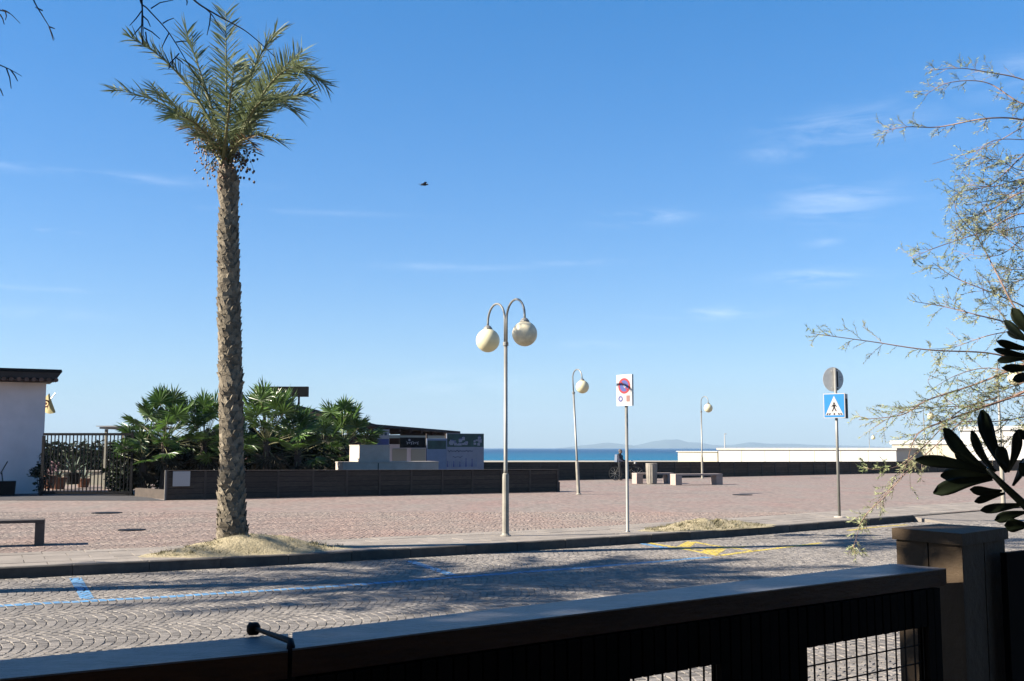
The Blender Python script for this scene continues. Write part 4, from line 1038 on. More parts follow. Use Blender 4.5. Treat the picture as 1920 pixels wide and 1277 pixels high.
# main roof slab falling to the right, front edge seen under
m = MB(); u0, u1 = kz(552, 754, 49), kz(745, 801, 49)
m.add([(-4.6, 2.3, u0 - .14), (.5, 2.3, u1 - .14), (.5, 6, u1 - .14), (-4.6, 6, u0 - .14), (-4.6, 2.3, u0), (.5, 2.3, u1), (.5, 6, u1), (-4.6, 6, u0)], [(3,2,1,0),(4,5,6,7),(0,1,5,4),(1,2,6,5),(2,3,7,6),(3,0,4,7)]); m.build('rear_roof', M['roof_dark'], kiosk)
zl, zr = kz(690, 795), kz(856, 808)
x0_, x1_ = -1.15, 3.05
m = MB(); th = .10
m.add([(x0_, -.3, zl - th), (x1_, -.3, zr - th), (x1_, 4.6, zr - th), (x0_, 4.6, zl - th), (x0_, -.3, zl), (x1_, -.3, zr), (x1_, 4.6, zr), (x0_, 4.6, zl)], [(3,2,1,0),(4,5,6,7),(0,1,5,4),(1,2,6,5),(2,3,7,6),(3,0,4,7)]); m.build('roof', M['roof_dark'], kiosk)
for k in range(8):
    xx = x1_ - .25 - k * .5; zz = zr + (zl - zr) * (x1_ - xx) / (x1_ - x0_) - th
    m = MB(); m.box((xx, 2.0, zz - .07), (.07, 4.5, .12)); m.build('rafter', M['roof_red'], kiosk)
m = MB(); m.box((1.2, -.12, kz(780, 819)), (4.0, .08, .12)); m.build('front_beam', M['cream'], kiosk)
m = MB(); m.box((1.0, .3, .95), (2.4, .08, 1.9)); m.build('counter_wall', M['wall_white'], kiosk)
for k in range(2): m = MB(); m.box((.45 + k * .85, .24, kz(770, 853)), (.65, .03, .55)); m.build('shutter', M['cream'], kiosk)
for xx in (-.55, 2.9): m = MB(); m.box((xx, -.1, 1.15), (.10, .10, 2.3)); m.build('post', M['cream'], kiosk)
# black script sign
zc = (kz(774, 821) + kz(774, 840)) / 2; hs2 = kz(774, 821) - kz(774, 840)
sg = thing('shop_sign', 'black shop sign with faint white script on the beach bar', 'shop sign', P(774, 830, 45.6), ka)
m = MB(); m.box((0, 0, 0), (1.15, .05, hs2)); sb = m.build('board', M['black'], sg)
def script(parent, m_, x0, x1, z, h, y, seed, loops, wd):
    rs = random.Random(seed); pts = []; n = loops * 10
    for i in range(n + 1):
        t_ = i / n; pts.append(Vector((x0 + (x1 - x0) * t_ + math.sin(t_ * loops * 6.28) * h * .22, y, z + math.cos(t_ * loops * 6.28) * h * .5 * (.6 + .4 * math.sin(t_ * loops * 2.1 + seed)))))
    m = MB()
    for a, b in zip(pts[:-1], pts[1:]):
        d = (b - a); nn_ = Vector((-d.z, 0, d.x)).normalized() * wd / 2; m.quad(a - nn_, b - nn_, b + nn_, a + nn_)
    return m.build('lettering', m_, parent)
script(sb, M['signwhite'], -.30, .26, -.02, .14, -.028, 2, 6, .022)
m = MB(); disc(m, (-.16, .11), .05, -.028, 10); m.build('logo_mark', M['signwhite'], sb)
# pale glazed partition and the big poster panel
pp0 = P(800, 850, 43); 
po = thing('poster_panel', 'large poster panel with a town view above pale blue decorated lettering', 'poster', (pp0.x, 43, 0), R(22))
zt, zb = P(850, 813, 43.8).z, P(850, 886, 43.8).z; Lp = (905 - 800) * 44 / F / math.cos(R(22)) * .98
m = MB(); m.box((Lp * .17, 0, (zb + P(850, 822, 43).z) / 2), (Lp * .34, .05, P(850, 822, 43).z - zb)); l_ = m.build('left_panel', M['poster_blue'], po)
m = MB(); m.box((Lp * .67, 0, (zb + zt) / 2), (Lp * .66 - .01, .05, zt - zb)); r_ = m.build('right_panel', M['poster_grey'], po)
zsp = P(850, 838, 43.8).z
m = MB(); poly2(m, [(Lp * .35, zsp), (Lp * .995, zsp), (Lp * .995, zt - .02), (Lp * .35, zt - .02)], -.028); ph = m.build('town_photo', M['poster_green'], r_)
rs = random.Random(4)
m = MB(); m2_ = MB()
for k in range(26):
    x = Lp * rs.uniform(.37, .95); z = rs.uniform(zsp + .03, zt - .26); w_, h_ = rs.uniform(.06, .16), rs.uniform(.05, .14); poly2(m, [(x, z), (x + w_, z), (x + w_, z + h_), (x, z + h_)], -.030 - k * .0001)
    if k % 2: poly2(m2_, [(x, z + h_), (x + w_, z + h_), (x + w_ * .5, z + h_ * 1.4)], -.033 - k * .0001)
m.build('printed_houses', M['poster_grey'], ph); m2_.build('printed_roofs', M['signdarkblue'], ph)
m = MB(); poly2(m, [(Lp * .01, P(850, 842, 43).z), (Lp * .33, P(850, 842, 43).z), (Lp * .33, P(850, 826, 43).z), (Lp * .01, P(850, 826, 43).z)], -.028); q_ = m.build('harbour_photo', M['poster_green'], l_)
script(r_, M['poster_ink'], Lp * .36, Lp * .80, P(850, 846, 43.8).z, .07, -.03, 1, 8, .03)
script(r_, M['poster_ink'], Lp * .45, Lp * .62, P(850, 857, 43.8).z, .10, -.03, 3, 2, .02)
for k in range(15):          # upright decorated figures along the foot of the poster
    xx = Lp * (.36 + .5 * k / 14); m = MB(); z0 = P(850, 875, 43.8).z; hh = rs.uniform(.16, .30)
    poly2(m, [(xx - .035, z0), (xx + .03, z0), (xx + .012, z0 + hh), (xx - .01, z0 + hh)], -.029); disc(m, (xx, z0 + hh + .02), .025, -.029, 8); m.build('printed_figure', M['poster_blue'] if k % 3 else M['signdarkblue'], r_)
for xx in (.02, Lp * .34, Lp - .02): m = MB(); m.box((xx, .06, zt / 2), (.06, .06, zt - .02)); m.build('post', M['post'], po)
# small notice behind the upper block
q = P(716, 822, 43.5); o = thing('notice_board', 'small violet and white notice board above the upper concrete block', 'notice board', (q.x, q.y, 0), ka)
m = MB(); m.box((0, 0, q.z), (.62, .04, .72)); bo = m.build('board', M['signwhite'], o)
m = MB(); poly2(m, [(-.29, q.z - .34), (.29, q.z - .34), (.29, q.z - .02), (-.29, q.z - .02)], -.023); m.build('violet_field', M['signdarkblue'], bo)
m = MB()
for k in range(3): poly2(m, [(-.22 + k * .16, q.z + .12), (-.12 + k * .16, q.z + .12), (-.12 + k * .16, q.z + .24), (-.22 + k * .16, q.z + .24)], -.023)
m.build('printed_marks', M['poster_ink'], bo)
m = MB(); m.box((-.25, .03, (q.z - .36) / 2), (.05, .05, q.z - .36)); m.box((.25, .03, (q.z - .36) / 2), (.05, .05, q.z - .36)); m.build('legs', M['post'], o)
# black board on top
YB = 50; a, b = P(478, 725, YB), P(578, 744, YB); o = thing('roof_board', 'black flat signboard standing above the kiosk roof behind the fan palms', 'signboard', ((a.x + b.x) / 2, YB, b.z))
m = MB(); m.box((0, 0, (a.z - b.z) / 2), (b.x - a.x, .25, a.z - b.z)); m.build('board', M['black'], o)
m = MB()
for xx in (-.8, .8): m.box((xx, .1, -1.6), (.08, .08, 3.2))
m.build('posts', M['iron'], o)
# concrete blocks
def block(cxp, Y, pxl, pxm, pxr, ytop, ybot, label, rot, gap=None):
    """corner edge at pxm; left face runs to pxl, front face to pxr"""
    c = P(pxm, ytop, Y); zt_ = c.z; zb_ = P(pxm, ybot, Y).z; rot = R(rot)
    wl = (pxm - pxl) / F * Y / math.sin(rot); wr = (pxr - pxm) / F * Y / math.cos(rot)
    o = thing('concrete_block', label, 'concrete block', (c.x, c.y, zb_), rot)
    m = MB(); e = .012; m.box((wr / 2, wl / 2, (zt_ - zb_) / 2), (wr, wl, zt_ - zb_)); m.build('body', M['conc'], o)
    m = MB(); m.box((wr / 2, wl / 2, zt_ - zb_ + .02), (wr + .03, wl + .03, .035)); m.build('lid', M['conc'], o)
    if gap: m = MB(); m.box((wr * gap, -.004, (zt_ - zb_) / 2), (.03, .012, zt_ - zb_ - .02)); m.build('joint', M['iron'], o)
    return o
block(0, 39.5, 649, 674, 727, 836, 866, 'upper grey concrete block stacked on the long one', 30)
block(0, 39.2, 623, 643, 815, 868, 925, 'long lower concrete block behind the near plank wall', 27, .36)

# ------------------------------------------------------------------ bird
bl = P(795, 346, 60); o = thing('bird', 'small dark gull gliding high over the plaza', 'bird', bl, R(20))
m = MB(); m.ball((0, 0, 0), .09, 10, 8, (2.1, .8, .8)); m.ball((.2, 0, .03), .05, 8, 6); m.add([(.25, -.01, .03), (.25, .01, .03), (.31, 0, .015)], [(0, 1, 2)]); m.build('body', M['bird'], o, smooth=True)
for sg_ in (-1, 1):
    m = MB(); m.add([(.1, sg_ * .04, .03), (-.08, sg_ * .04, .03), (-.05, sg_ * .30, .08), (.10, sg_ * .30, .09), (-.10, sg_ * .56, .02), (.0, .0, .05)], [(0, 1, 2, 3), (3, 2, 4)]); m.build('wing', M['bird'], o)
m = MB(); m.add([(-.15, -.03, 0), (-.15, .03, 0), (-.32, .07, 0), (-.32, -.07, 0)], [(0, 1, 2, 3)]); m.build('tail', M['bird'], o)

# ------------------------------------------------------------------ tamarisk twigs
def tamarisk(mbt, mbl, pix, Y, r0, rs, dens=1.0, sub=.16, needle=.013, levels=1, leafy=1.0):
    """one shoot along photo pixels at distance Y; thin side shoots carry scale-like leaves"""
    pts = [P(px, py, Y + dy) for (px, py, dy) in [(q + (0,))[:3] if len(q) == 2 else q for q in pix]]
    n = 7 * len(pts); sm = []
    for i in range(n + 1):
        t_ = i / n * (len(pts) - 1); a = min(int(t_), len(pts) - 2); f_ = t_ - a
        p0, p1, p2_, p3 = pts[max(a - 1, 0)], pts[a], pts[a + 1], pts[min(a + 2, len(pts) - 1)]
        sm.append(.5 * ((2 * p1) + (p2_ - p0) * f_ + (2 * p0 - 5 * p1 + 4 * p2_ - p3) * f_ ** 2 + (3 * p1 - p0 - 3 * p2_ + p3) * f_ ** 3))
    mbt.tube(sm, [r0 * (1 - .75 * i / n) for i in range(n + 1)], 4)
    L_ = sum((sm[i + 1] - sm[i]).length for i in range(n)); cnt = int(L_ / .035 * dens)
    def feather(p_, d, ln, r_):
        m_ = max(4, int(ln / .016)); q = Vector(p_); dr = Vector(d); path = [q.copy()]
        for k in range(m_):
            dr = (dr + Vector((rs.gauss(0, .07), rs.gauss(0, .07), rs.gauss(0, .07) - .02))).normalized(); q = q + dr * ln / m_; path.append(q.copy())
            if rs.random() < leafy:
                for z in range(2):
                    o_ = dr.orthogonal().normalized(); o_ = Matrix.Rotation(rs.uniform(0, 6.28), 3, dr) @ o_; l = needle * rs.uniform(.6, 1.6)
                    e = (o_ * .8 + dr).normalized(); s_ = e.orthogonal().normalized() * l * .16
                    mbl.add([q - s_, q + s_, q + e * l], [(0, 1, 2)])
        mbt.tube([path[0], path[len(path) // 2], path[-1]], [r_, r_ * .7, r_ * .4], 3, cap=False)
        return path
    for k in range(cnt):
        t_ = rs.uniform(.12, 1.0) * n; a = min(int(t_), n - 1); p_ = sm[a].lerp(sm[a + 1], t_ - a); tan = (sm[a + 1] - sm[a]).normalized()
        o_ = tan.orthogonal().normalized(); o_ = Matrix.Rotation(rs.uniform(0, 6.28), 3, tan) @ o_; d = (tan * rs.uniform(.6, 1.3) + o_ * .9).normalized()
        path = feather(p_, d, sub * rs.uniform(.35, 1.2), .0014 * (r0 / .006) ** .3)
        if levels > 1 and rs.random() < .6:
            for z in range(3):
                q = path[rs.randint(1, len(path) - 1)]; o2 = Matrix.Rotation(rs.uniform(0, 6.28), 3, d) @ d.orthogonal().normalized(); feather(q, (d + o2 * .8).normalized(), sub * rs.uniform(.2, .55), .001)
rs = random.Random(12); YT = 6.0
tam = thing('tamarisk_tree', 'feathery tamarisk with pinkish twigs reaching in from the right', 'tree', (4.6, 6.2, 0))
mbt, mbl = MB(), MB()
A2 = [  # (path, base radius, density, sub length)
 ([(1990,190),(1920,150),(1850,135),(1800,128),(1745,132)], .006, .9, .10), ([(1985,190),(1920,195),(1850,155),(1780,155),(1735,178)], .006, .9, .10),
 ([(1990,250),(1920,225),(1850,222),(1760,238),(1700,238),(1655,246)], .007, .9, .10), ([(1990,200),(1920,237),(1850,275),(1748,308)], .005, .12, .05),
 ([(1990,270),(1920,262),(1860,265),(1820,300),(1790,345)], .004, .7, .10), ([(1990,240),(1920,290),(1860,345),(1800,360),(1785,368)], .006, 1.6, .14),
 ([(1990,330),(1920,335),(1860,350),(1810,345)], .006, 2.2, .14), ([(1990,370),(1920,360),(1860,392),(1815,410),(1790,435)], .006, 2.2, .15),
 ([(1990,300),(1920,320),(1870,300),(1810,298)], .005, 2.0, .12), ([(1990,430),(1920,400),(1850,432),(1790,452),(1740,470),(1708,486)], .006, .7, .12),
 ([(1990,440),(1920,425),(1860,440),(1800,440)], .005, 1.6, .14), ([(1960,640),(1905,580),(1870,515),(1835,450),(1795,400),(1790,365)], .008, .7, .16),
 ([(1965,600),(1910,570),(1850,545),(1790,520),(1748,492)], .006, .9, .14), ([(1965,650),(1900,610),(1830,590),(1770,575),(1712,565)], .007, 1.2, .13),
 ([(1960,690),(1860,663),(1740,656),(1630,640),(1520,625)], .007, .55, .14), ([(1900,620),(1850,630),(1790,650),(1740,655)], .004, .8, .12),
 ([(1990,650),(1915,685),(1830,720),(1740,750),(1690,778),(1610,787)], .009, .9, .16), ([(1990,700),(1915,737),(1840,765),(1770,790),(1720,815),(1700,870)], .011, .9, .17),
 ([(1990,745),(1915,742),(1840,762),(1790,762),(1700,770),(1640,800)], .006, 1.2, .16), ([(1870,745),(1800,770),(1740,830),(1690,880)], .006, .8, .14),
 ([(1830,765),(1760,830),(1700,885),(1660,925),(1620,968)], .005, .8, .12), ([(1700,885),(1660,930),(1620,970),(1605,1010),(1598,1035)], .003, .8, .09),
 ([(1740,830),(1690,870),(1655,880),(1620,878)], .003, 1.0, .09), ([(1990,520),(1940,520),(1900,530),(1880,545)], .006, 3.0, .14), ([(1990,500),(1940,505),(1890,505)], .006, 3.0, .14),
 ([(1990,770),(1930,780),(1870,790),(1810,790),(1760,800)], .006, 2.2, .15), ([(1990,800),(1930,800),(1880,830),(1830,850)], .005, 1.8, .15), ([(1960,400),(1890,470),(1840,480),(1790,470)], .004, 1.0, .13),
 ([(1990,300),(1940,330),(1880,370),(1830,380)], .006, 2.4, .14), ([(1990,340),(1940,370),(1880,410),(1850,425)], .006, 2.4, .14), ([(1990,560),(1930,480),(1880,440),(1850,380)], .006, 1.5, .15),
 ([(1990,680),(1920,700),(1850,690),(1790,705),(1740,735)], .005, 1.4, .14), ([(1990,720),(1930,715),(1870,735),(1820,735)], .005, 2.0, .14),
 ([(1900,630),(1880,590),(1850,560),(1835,520)], .004, 1.2, .12), ([(1800,765),(1770,745),(1740,715),(1765,690)], .003, 1.0, .1)]
for path, r0, dn, sb_ in A2: tamarisk(mbt, mbl, [(x, y, rs.uniform(-.12, .12)) for x, y in path], YT, r0 * .8, rs, dn * .85, sb_, levels=2, needle=.017)
mbt2 = MB()
top_ = Vector((4.6, 6.2, 0)); mbt2.tube([top_, top_ + Vector((-.2, 0, 1.2)), top_ + Vector((-.5, -.1, 2.6)), top_ + Vector((-.6, 0, 4.4))], [.14, .11, .08, .03], 10)
for path, r0, dn, sb_ in A2:
    x, y = path[0]
    if x < 1950: continue
    e = P(x, y, YT); zt_ = max(.8, min(4.2, e.z - .25)); k = zt_ / 4.4
    mbt2.tube([top_ + Vector((-.1 - .5 * k, 0, zt_)), (top_ + Vector((-.1 - .5 * k, 0, zt_))).lerp(e, .5) + Vector((0, 0, .05)), e], [.022, .015, r0], 5)
def local(mb, o):
    mb.v = [(x - o.location.x, y - o.location.y, z - o.location.z) for x, y, z in mb.v]; return mb
local(mbt2, tam).build('trunk', M['bark2'], tam, smooth=True); local(mbt, tam).build('twigs', M['tam_twig'], tam)['kind'] = 'stuff'; local(mbl, tam).build('foliage', M['tam'], tam)['kind'] = 'stuff'

# dark tamarisk of the garden, left of the view: hanging shoots at the top left, shade over the fence
tl_ = thing('tamarisk_tree', 'dark tamarisk whose bare shoots hang into the top left corner', 'tree', (-5.6, 1.4, 0))
mbt, mbl, mbk = MB(), MB(), MB(); rs = random.Random(22); YL = 3.2
mbk.tube([(-5.6,1.4,0), (-5.5,1.5,1.3), (-5.2,1.4,2.6), (-5.3,1.5,4.4)], [.2, .16, .12, .05], 10)
lim = [Vector((-5.2,1.4,2.6)), Vector((-3.6,2.4,3.8)), Vector((-2.0,3.2,3.75)), Vector((-.9,3.25,3.45))]
mbk.tube(bez(lim, 16), [.07 - .0036 * i for i in range(17)], 8)
B2 = [([(255,-260),(262,-60),(263,0),(278,18),(317,62),(358,128),(412,208)], .0045, .0), ([(262,-100),(266,0),(268,50),(268,83)], .005, 0), ([(300,-220),(340,-40),(364,0),(410,30),(463,60),(516,107)], .0055, 0),
      ([(370,5),(395,25),(412,52),(425,70)], .003, 0), ([(-60,-160),(40,-60),(63,0),(80,30),(92,50),(102,74)], .004, 0), ([(-150,-60),(-60,0),(0,19),(18,25),(38,44)], .004, 0), ([(-160,40),(-60,95),(0,122),(20,131),(41,143)], .004, 0)]
tw = [((266,20),(255,35),(243,48)), ((268,45),(255,60),(247,70)), ((268,30),(277,38),(282,50)), ((270,52),(285,60),(300,73)), ((268,83),(265,66),(266,20)), ((273,60),(275,75),(281,90)), ((283,16),(300,5),(325,0)), ((305,44),(315,38),(326,34)), ((317,62),(310,75),(303,90)), ((330,79),(345,77),(350,78)), ((336,100),(325,112),(318,128)), ((330,108),(340,115),(344,120)), ((326,111),(319,118),(316,130)), ((395,25),(393,45),(388,66)), ((80,20),(72,16),(66,14)), ((92,50),(98,52),(103,54)), ((92,50),(96,62),(100,76)), ((18,25),(10,20),(4,18)), ((10,22),(12,30),(10,38)), ((0,27),(5,35),(8,46)), ((12,128),(18,145),(21,166)), ((20,131),(28,142),(33,152)), ((-5,160),(2,170),(6,180)), ((350,0),(351,4),(350,10))]
for path, r0, dn in B2: tamarisk(mbt, mbl, path, YL, r0 * .75, rs, 0, .1)
for path in tw: mbt.tube([P(x, y, YL) for x, y in path], [.0022, .0019, .0012], 4)
for e0 in (P(255,-260,YL), P(300,-220,YL), P(262,-100,YL), P(-60,-160,YL), P(-150,-60,YL), P(-160,40,YL)):
    q = min(bez(lim, 16), key=lambda c: (c - e0).length); mbk.tube([q, q.lerp(e0, .5) + Vector((0, 0, .05)), e0], [.012, .009, .0055], 5)
crown = MB()
for c, rad, n_ in (((-5.5,1.6,4.1),(1.7,2.6,2.1),5200), ((-5.7,-.6,3.7),(1.5,1.6,2.2),2600), ((-5.9,3.6,3.2),(1.2,1.3,1.8),1800), ((-5.3,.4,2.0),(1.5,2.2,1.4),2200)): leaves(crown, c, rad, n_, .24, rs)
for k in range(14):
    a = rs.uniform(0, 6.28); q = Vector((-5.5 + 1.3 * math.cos(a), 1.4 + 2.0 * math.sin(a), rs.uniform(2.8, 5.4))); mbk.tube([(-5.3, 1.45, 2.4), q.lerp(Vector((-5.3,1.45,3)), .5), q], [.04, .025, .008], 5)
local(mbk, tl_).build('trunk', M['bark2'], tl_, smooth=True); local(mbt, tl_).build('shoots', M['tam_dark'], tl_); local(crown, tl_).build('crown', M['hedge'], tl_)['kind'] = 'stuff'

# ------------------------------------------------------------------ big dark leaves at right
YP = 2.72
pl = thing('leafy_plant', 'dark plant with thick paddle shaped leaves in front of the post', 'plant', (1.75, YP + .05, 0))
plu = thing('leafy_plant', 'upper spray of dark paddle leaves at the right edge', 'plant', (1.85, YP + .1, 0))
def paddle(root, b0, t0, wpx, Y, seed, bend=0.0):
    rs = random.Random(seed); dy = rs.uniform(-.04, .04); A, B = P(*b0, Y), P(*t0, Y + dy); d = B - A; L_ = d.length; d.normalize()
    nrm = Vector((rs.uniform(-.5, .5), -1, rs.uniform(.1, .9))); s_ = d.cross(nrm).normalized(); up = s_.cross(d).normalized(); w_ = wpx / F * Y / 2
    m = MB(); vs = []; n = 10
    if True:
        s_img = Vector((-d.z, 0, d.x)); s_ = (s_img * .93 + Vector((0, 1, 0)) * rs.uniform(-.35, .35)).normalized(); up = d.cross(s_).normalized()
    for i in range(n + 1):
        t_ = i / n; ww = w_ * (math.sin(math.pi * min(1, (t_ * .80 + .04))) ** .75 if t_ < 1 else .0) * (1 if t_ < .9 else 1); 
        if t_ <= .12: ww = w_ * (.18 + 1.5 * t_)
        ww = w_ * max(.10, min(.22 + 1.15 * t_, 1, math.sqrt(max(0, 1 - ((t_ - .72) / .285) ** 2)) if t_ > .72 else 1)) if True else ww
        c = A + d * L_ * t_ + s_ * (bend * L_ * math.sin(math.pi * t_)) + up * (.04 * L_ * math.sin(math.pi * t_))
        for j, (k, hgt_) in enumerate(((-1, .0), (-.5, -.10), (0, -.16), (.5, -.10), (1, .0))): vs.append(c + s_ * ww * k + up * hgt_ * w_ * 1.2)
        for j, (k, hgt_) in enumerate(((-1, .0), (-.5, -.10), (0, -.16), (.5, -.10), (1, .0))): vs.append(c + s_ * ww * k * .98 + up * (hgt_ * w_ * 1.2 - .0018))
    fs = []
    for i in range(n):
        o_ = i * 10
        for j in range(4): fs.append((o_ + j, o_ + j + 1, o_ + 10 + j + 1, o_ + 10 + j)); fs.append((o_ + 5 + j + 1, o_ + 5 + j, o_ + 15 + j, o_ + 15 + j + 1))
        fs.append((o_, o_ + 10, o_ + 15, o_ + 5)); fs.append((o_ + 4, o_ + 9, o_ + 19, o_ + 14))
    m.add(vs, fs); local(m, root).build('leaf', M['pitt'], root, smooth=True)
for i, (b0, t0, w_, bd) in enumerate((((1862,890),(1770,803),30,.10), ((1868,885),(1822,808),20,.10), ((1888,886),(1841,768),36,.10), ((1890,886),(1908,808),20,-.05), ((1858,888),(1717,862),24,-.03), ((1853,883),(1790,847),20,.05),
      ((1872,895),(1764,892),28,-.04), ((1862,898),(1751,924),28,-.04), ((1880,920),(1820,918),18,.03), ((1885,925),(1828,941),16,-.04), ((1925,945),(1839,957),18,.0), ((1925,960),(1866,975),20,-.03), ((1895,880),(1872,838),28,.05),
      ((1940,830),(1905,808),16,.0), ((1945,900),(1912,870),22,.05), ((1900,910),(1925,860),22,.0), ((1930,985),(1885,985),26,.0))): paddle(pl, b0, t0, w_, YP, i, bd)
for i, (b0, t0, w_, bd) in enumerate((((1935,668),(1864,655),14,.03), ((1935,655),(1870,640),16,.03), ((1940,650),(1883,600),18,.04), ((1945,640),(1898,578),24,.04), ((1938,672),(1870,676),16,-.03), ((1945,690),(1880,690),16,0), ((1945,640),(1888,622),16,.03), ((1945,700),(1900,712),18,0))): paddle(plu, b0, t0, w_, YP, 50 + i, bd)
m = MB(); m.tube([P(1850,878,YP), P(1882,910,YP), P(1925,950,YP), P(1990,1010,YP), (1.75,YP+.05,.9), (1.75,YP+.05,0)], [.006,.009,.011,.013,.02,.03], 7); local(m, pl).build('stem', M['pitt'], pl, smooth=True)
m = MB(); m.tube([P(1930,662,YP), P(1990,720,YP), P(2010,900,YP), (1.85,YP+.1,.9), (1.85,YP+.1,0)], [.006,.008,.013,.02,.03], 7); local(m, plu).build('stem', M['bark2'], plu, smooth=True)

# ------------------------------------------------------------------ foreground fence and pillar
ZR = 1.39
def prism_pts(mb, a, b, c, d, z0, z1): return mb.add([(p_.x, p_.y, z0) for p_ in (a, b, c, d)] + [(p_.x, p_.y, z1) for p_ in (a, b, c, d)], [(3,2,1,0),(4,5,6,7),(0,1,5,4),(1,2,6,5),(2,3,7,6),(3,0,4,7)])
fence = thing('fence', 'dark timber fence with a flat top rail and wire mesh in the foreground', 'fence', (0, 0, 0))
n0, n1 = G(0, 1273, ZR), G(540, 1220, ZR); f0, f1 = G(0, 1239, ZR), G(540, 1188, ZR)
ex = (n0 - n1) * 1.2
def rail(a, b, c, d, lift=0.0):
    m = MB(); prism_pts(m, a, b, c, d, ZR - .048 + lift, ZR - .003 + lift); r_ = m.build('top_rail', M['rail'], fence)
    m = MB(); e = (c - b).normalized() * .004
    prism_pts(m, a + e * 0, b + e * 0, c, d, ZR - .003 + lift, ZR + lift); m.build('worn_sky_top', M['rail_top'], r_)  # paler grey top: sky reflection put into its colour, along with wear
rail(n0 + ex, n1, f1, f0 + ex)
n2, n3 = G(548, 1219, ZR), G(1774, 1067, ZR); f2, f3 = G(548, 1187.5, ZR), G(1676, 1058, ZR)
rail(n2, n3, f3, f2, .002)
ud = (n3 - n2).normalized(); vn = Vector((-ud.y, ud.x, 0))
Lf = (n3 - n2).length; n_l = -3.2
def fp(t, v_=0.0): return n2 + ud * t + vn * v_
def fbox(mb, t0, t1, v0, v1, z0, z1): return prism_pts(mb, fp(t0, v0), fp(t1, v0), fp(t1, v1), fp(t0, v1), z0, z1)
m = MB(); fbox(m, -2.6, Lf - .04, .02, .045, 1.235, 1.341); m.build('header_board', M['slat'], fence)
sp = .036; k = 0; t = -.9
opens = [(None)]
def tpix(px, z):           # position along the fence of a pixel column
    best = min((abs(((fp(q / 200).x) / fp(q / 200).y) - (px - 960) / F), q / 200) for q in range(-400, 900) if fp(q / 200).y > .2); return best[1]
o1, o2 = (tpix(1190, 1.2), tpix(1342, 1.2)), (tpix(1500, 1.2), tpix(1722, 1.2))
t = tpix(560, 1.2) - .02
while t < Lf - .05:
    inop = any(a - .004 < t + sp / 2 < b for a, b in (o1, o2))
    z0 = 1.238 if inop else .16
    m = MB(); fbox(m, t, t + sp * .84, -.002 + rnd(-.002, .002), .018, z0, 1.339); m.build('slat', M['slat'], fence); t += sp
for a, b in ((-2.4, o1[0]), (o1[1], o2[0]), (o2[1], Lf - .05)):
    m = MB(); fbox(m, a, b, .022, .03, .15, 1.235); m.build('screen_panel', M['slat'], fence)
m = MB()                # wire mesh behind the openings
for a, b in (o1, o2):
    x = a
    while x <= b + .01: fbox(m, x, x + .0035, .012, .0155, .2, 1.238); x += .045
    z = 1.238
    while z > .2: fbox(m, a, b, .016, .019, z - .0035, z); z -= .050
m.build('wire_mesh', M['iron'], fence)
m = MB(); fbox(m, -2.5, Lf - .05, .0, .04, .06, .15); m.build('bottom_rail', M['rail'], fence)
m = MB(); fbox(m, -.03, .02, .03, .09, 0, 1.32); m.build('post', M['slat'], fence)
# black latch on the rail joint
lt = thing('gate_latch', 'black iron latch with a round knob over the rail joint', 'latch', G(540, 1215, ZR), 0)
k0 = G(475, 1190, ZR) + Vector((0, 0, .012)); k1 = G(545, 1213, ZR) + Vector((0, 0, .010))
m = MB(); m.tube([k0, k1, k1 + Vector((.004, -.018, -.006)), k1 + Vector((.004, -.022, -.06)), k1 + Vector((.004, -.022, -.30))], [.004, .006, .008, .009, .009], 8); local(m, lt).build('bar', M['iron'], lt, smooth=True)
m = MB(); m.lathe([(.009, 0), (.013, .006), (.013, .016), (.009, .022)], 12, c=k0 + Vector((0, 0, -.012))); local(m, lt).build('knob', M['iron'], lt, smooth=True)
# pillar
ZP = 1.49
cl_, cf, crr, cb = G(1672, 989.5, ZP), G(1804, 1001, ZP), G(1890, 989.5, ZP), G(1762, 982, ZP)
pil = thing('gate_post', 'square boarded gate post with a flat cap at the end of the fence', 'gate post', ((cl_ + crr) / 2).xy.to_3d())
ctr = (cl_ + cf + crr + cb) / 4
def shr(p_, k): return ctr + (p_ - ctr) * k
m = MB(); prism_pts(m, cl_, cf, crr, cb, ZP - .035, ZP); local(m, pil).build('cap', M['pillar'], pil)
m = MB(); q_ = [shr(x, .93) for x in (cl_, cf, crr, cb)]; prism_pts(m, *[shr(x, .90) for x in (cl_, cf, crr, cb)], 0, ZP - .036); local(m, pil).build('core', M['slat'], pil)
def board(a, b, t0, t1, name='board'):
    A, B = a.lerp(b, t0), a.lerp(b, t1); inn = (ctr - (a + b) / 2).normalized() * .012; m = MB(); prism_pts(m, A, B, B + inn, A + inn, .0, ZP - .037); local(m, pil).build(name, M['pillar'], pil)
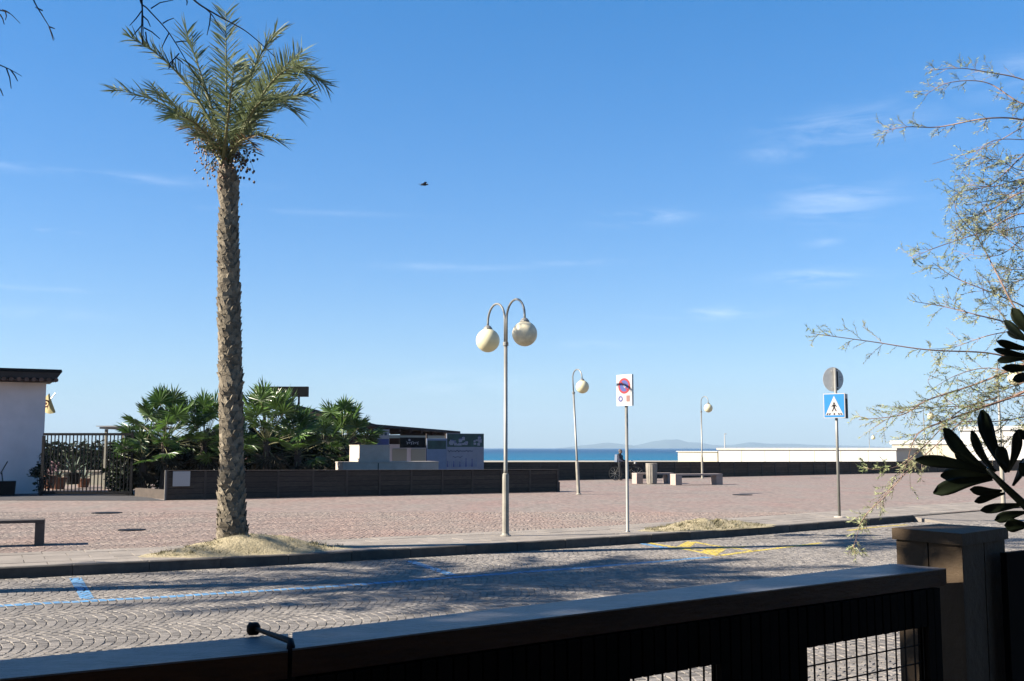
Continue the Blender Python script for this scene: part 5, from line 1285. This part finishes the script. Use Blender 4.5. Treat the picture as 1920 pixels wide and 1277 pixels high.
board(q_[0], q_[1], .0, .49); board(q_[0], q_[1], .51, 1.0); board(q_[1], q_[2], .0, .49); board(q_[1], q_[2], .51, 1.0)
# fence beyond the pillar, closed boards
fr_ = thing('fence', 'closed dark board fence continuing right of the gate post', 'fence', (0, 0, 0)); q0 = crr + Vector((0, -.05, 0)); dv = ud
for k in range(12):
    a = q0 + dv * (-.06 + k * .14); m = MB(); prism_pts(m, a, a + dv * .13, a + dv * .13 + vn * .02, a + vn * .02, .05, 1.42); m.build('board', M['slat'], fr_)
# unseen wall and roof added behind the viewpoint to darken the fence
vr = thing('added_veranda', 'added wall and roof behind the viewpoint, unseen, shading the foreground fence', 'added_veranda', (0, -1.6, 0), math.atan2(ud.y, ud.x))
m = MB(); m.box((0, -.1, 1.5), (13, .2, 3.0)); m.build('wall', M['wall_brown'], vr)  # wall of the added veranda, unseen
m = MB(); m.box((0, 1.15, 2.95), (13, 2.5, .12)); m.build('roof', M['roof_dark'], vr)  # roof of the added veranda, unseen
m = MB(); m.box((-2.4, .01, 1.05), (1.0, .06, 2.1)); m.build('door', M['rail'], vr)  # door of the added veranda, unseen
# garden paving on this side
m = MB(); a = fp(-4, .05); b = fp(5, .05); m.add([(a.x, a.y, .03), (b.x, b.y, .03), (b.x + 6, b.y - 9, .03), (a.x + 2, a.y - 9, .03)], [(0, 3, 2, 1)]); struct(m.build('garden_path', M['slab']))

# ------------------------------------------------------------------ sea air
HAZE = 0.00013
if HAZE > 0:
    mb = MB(); mb.box((0, 4900, 150), (19700, 9900, 310)); hz_ = mb.build('haze', None); hz_['kind'] = 'stuff'; hz_['label'] = 'thin pale sea haze over the water'
    hm = bpy.data.materials.new('haze'); hm.use_nodes = True; t = hm.node_tree; t.nodes.clear(); ho = t.nodes.new('ShaderNodeOutputMaterial'); pv = t.nodes.new('ShaderNodeVolumePrincipled')
    pv.inputs['Color'].default_value = (.36, .50, .66, 1); pv.inputs['Density'].default_value = HAZE; pv.inputs['Anisotropy'].default_value = .0
    t.links.new(pv.outputs[0], ho.inputs['Volume']); hz_.data.materials.append(hm)
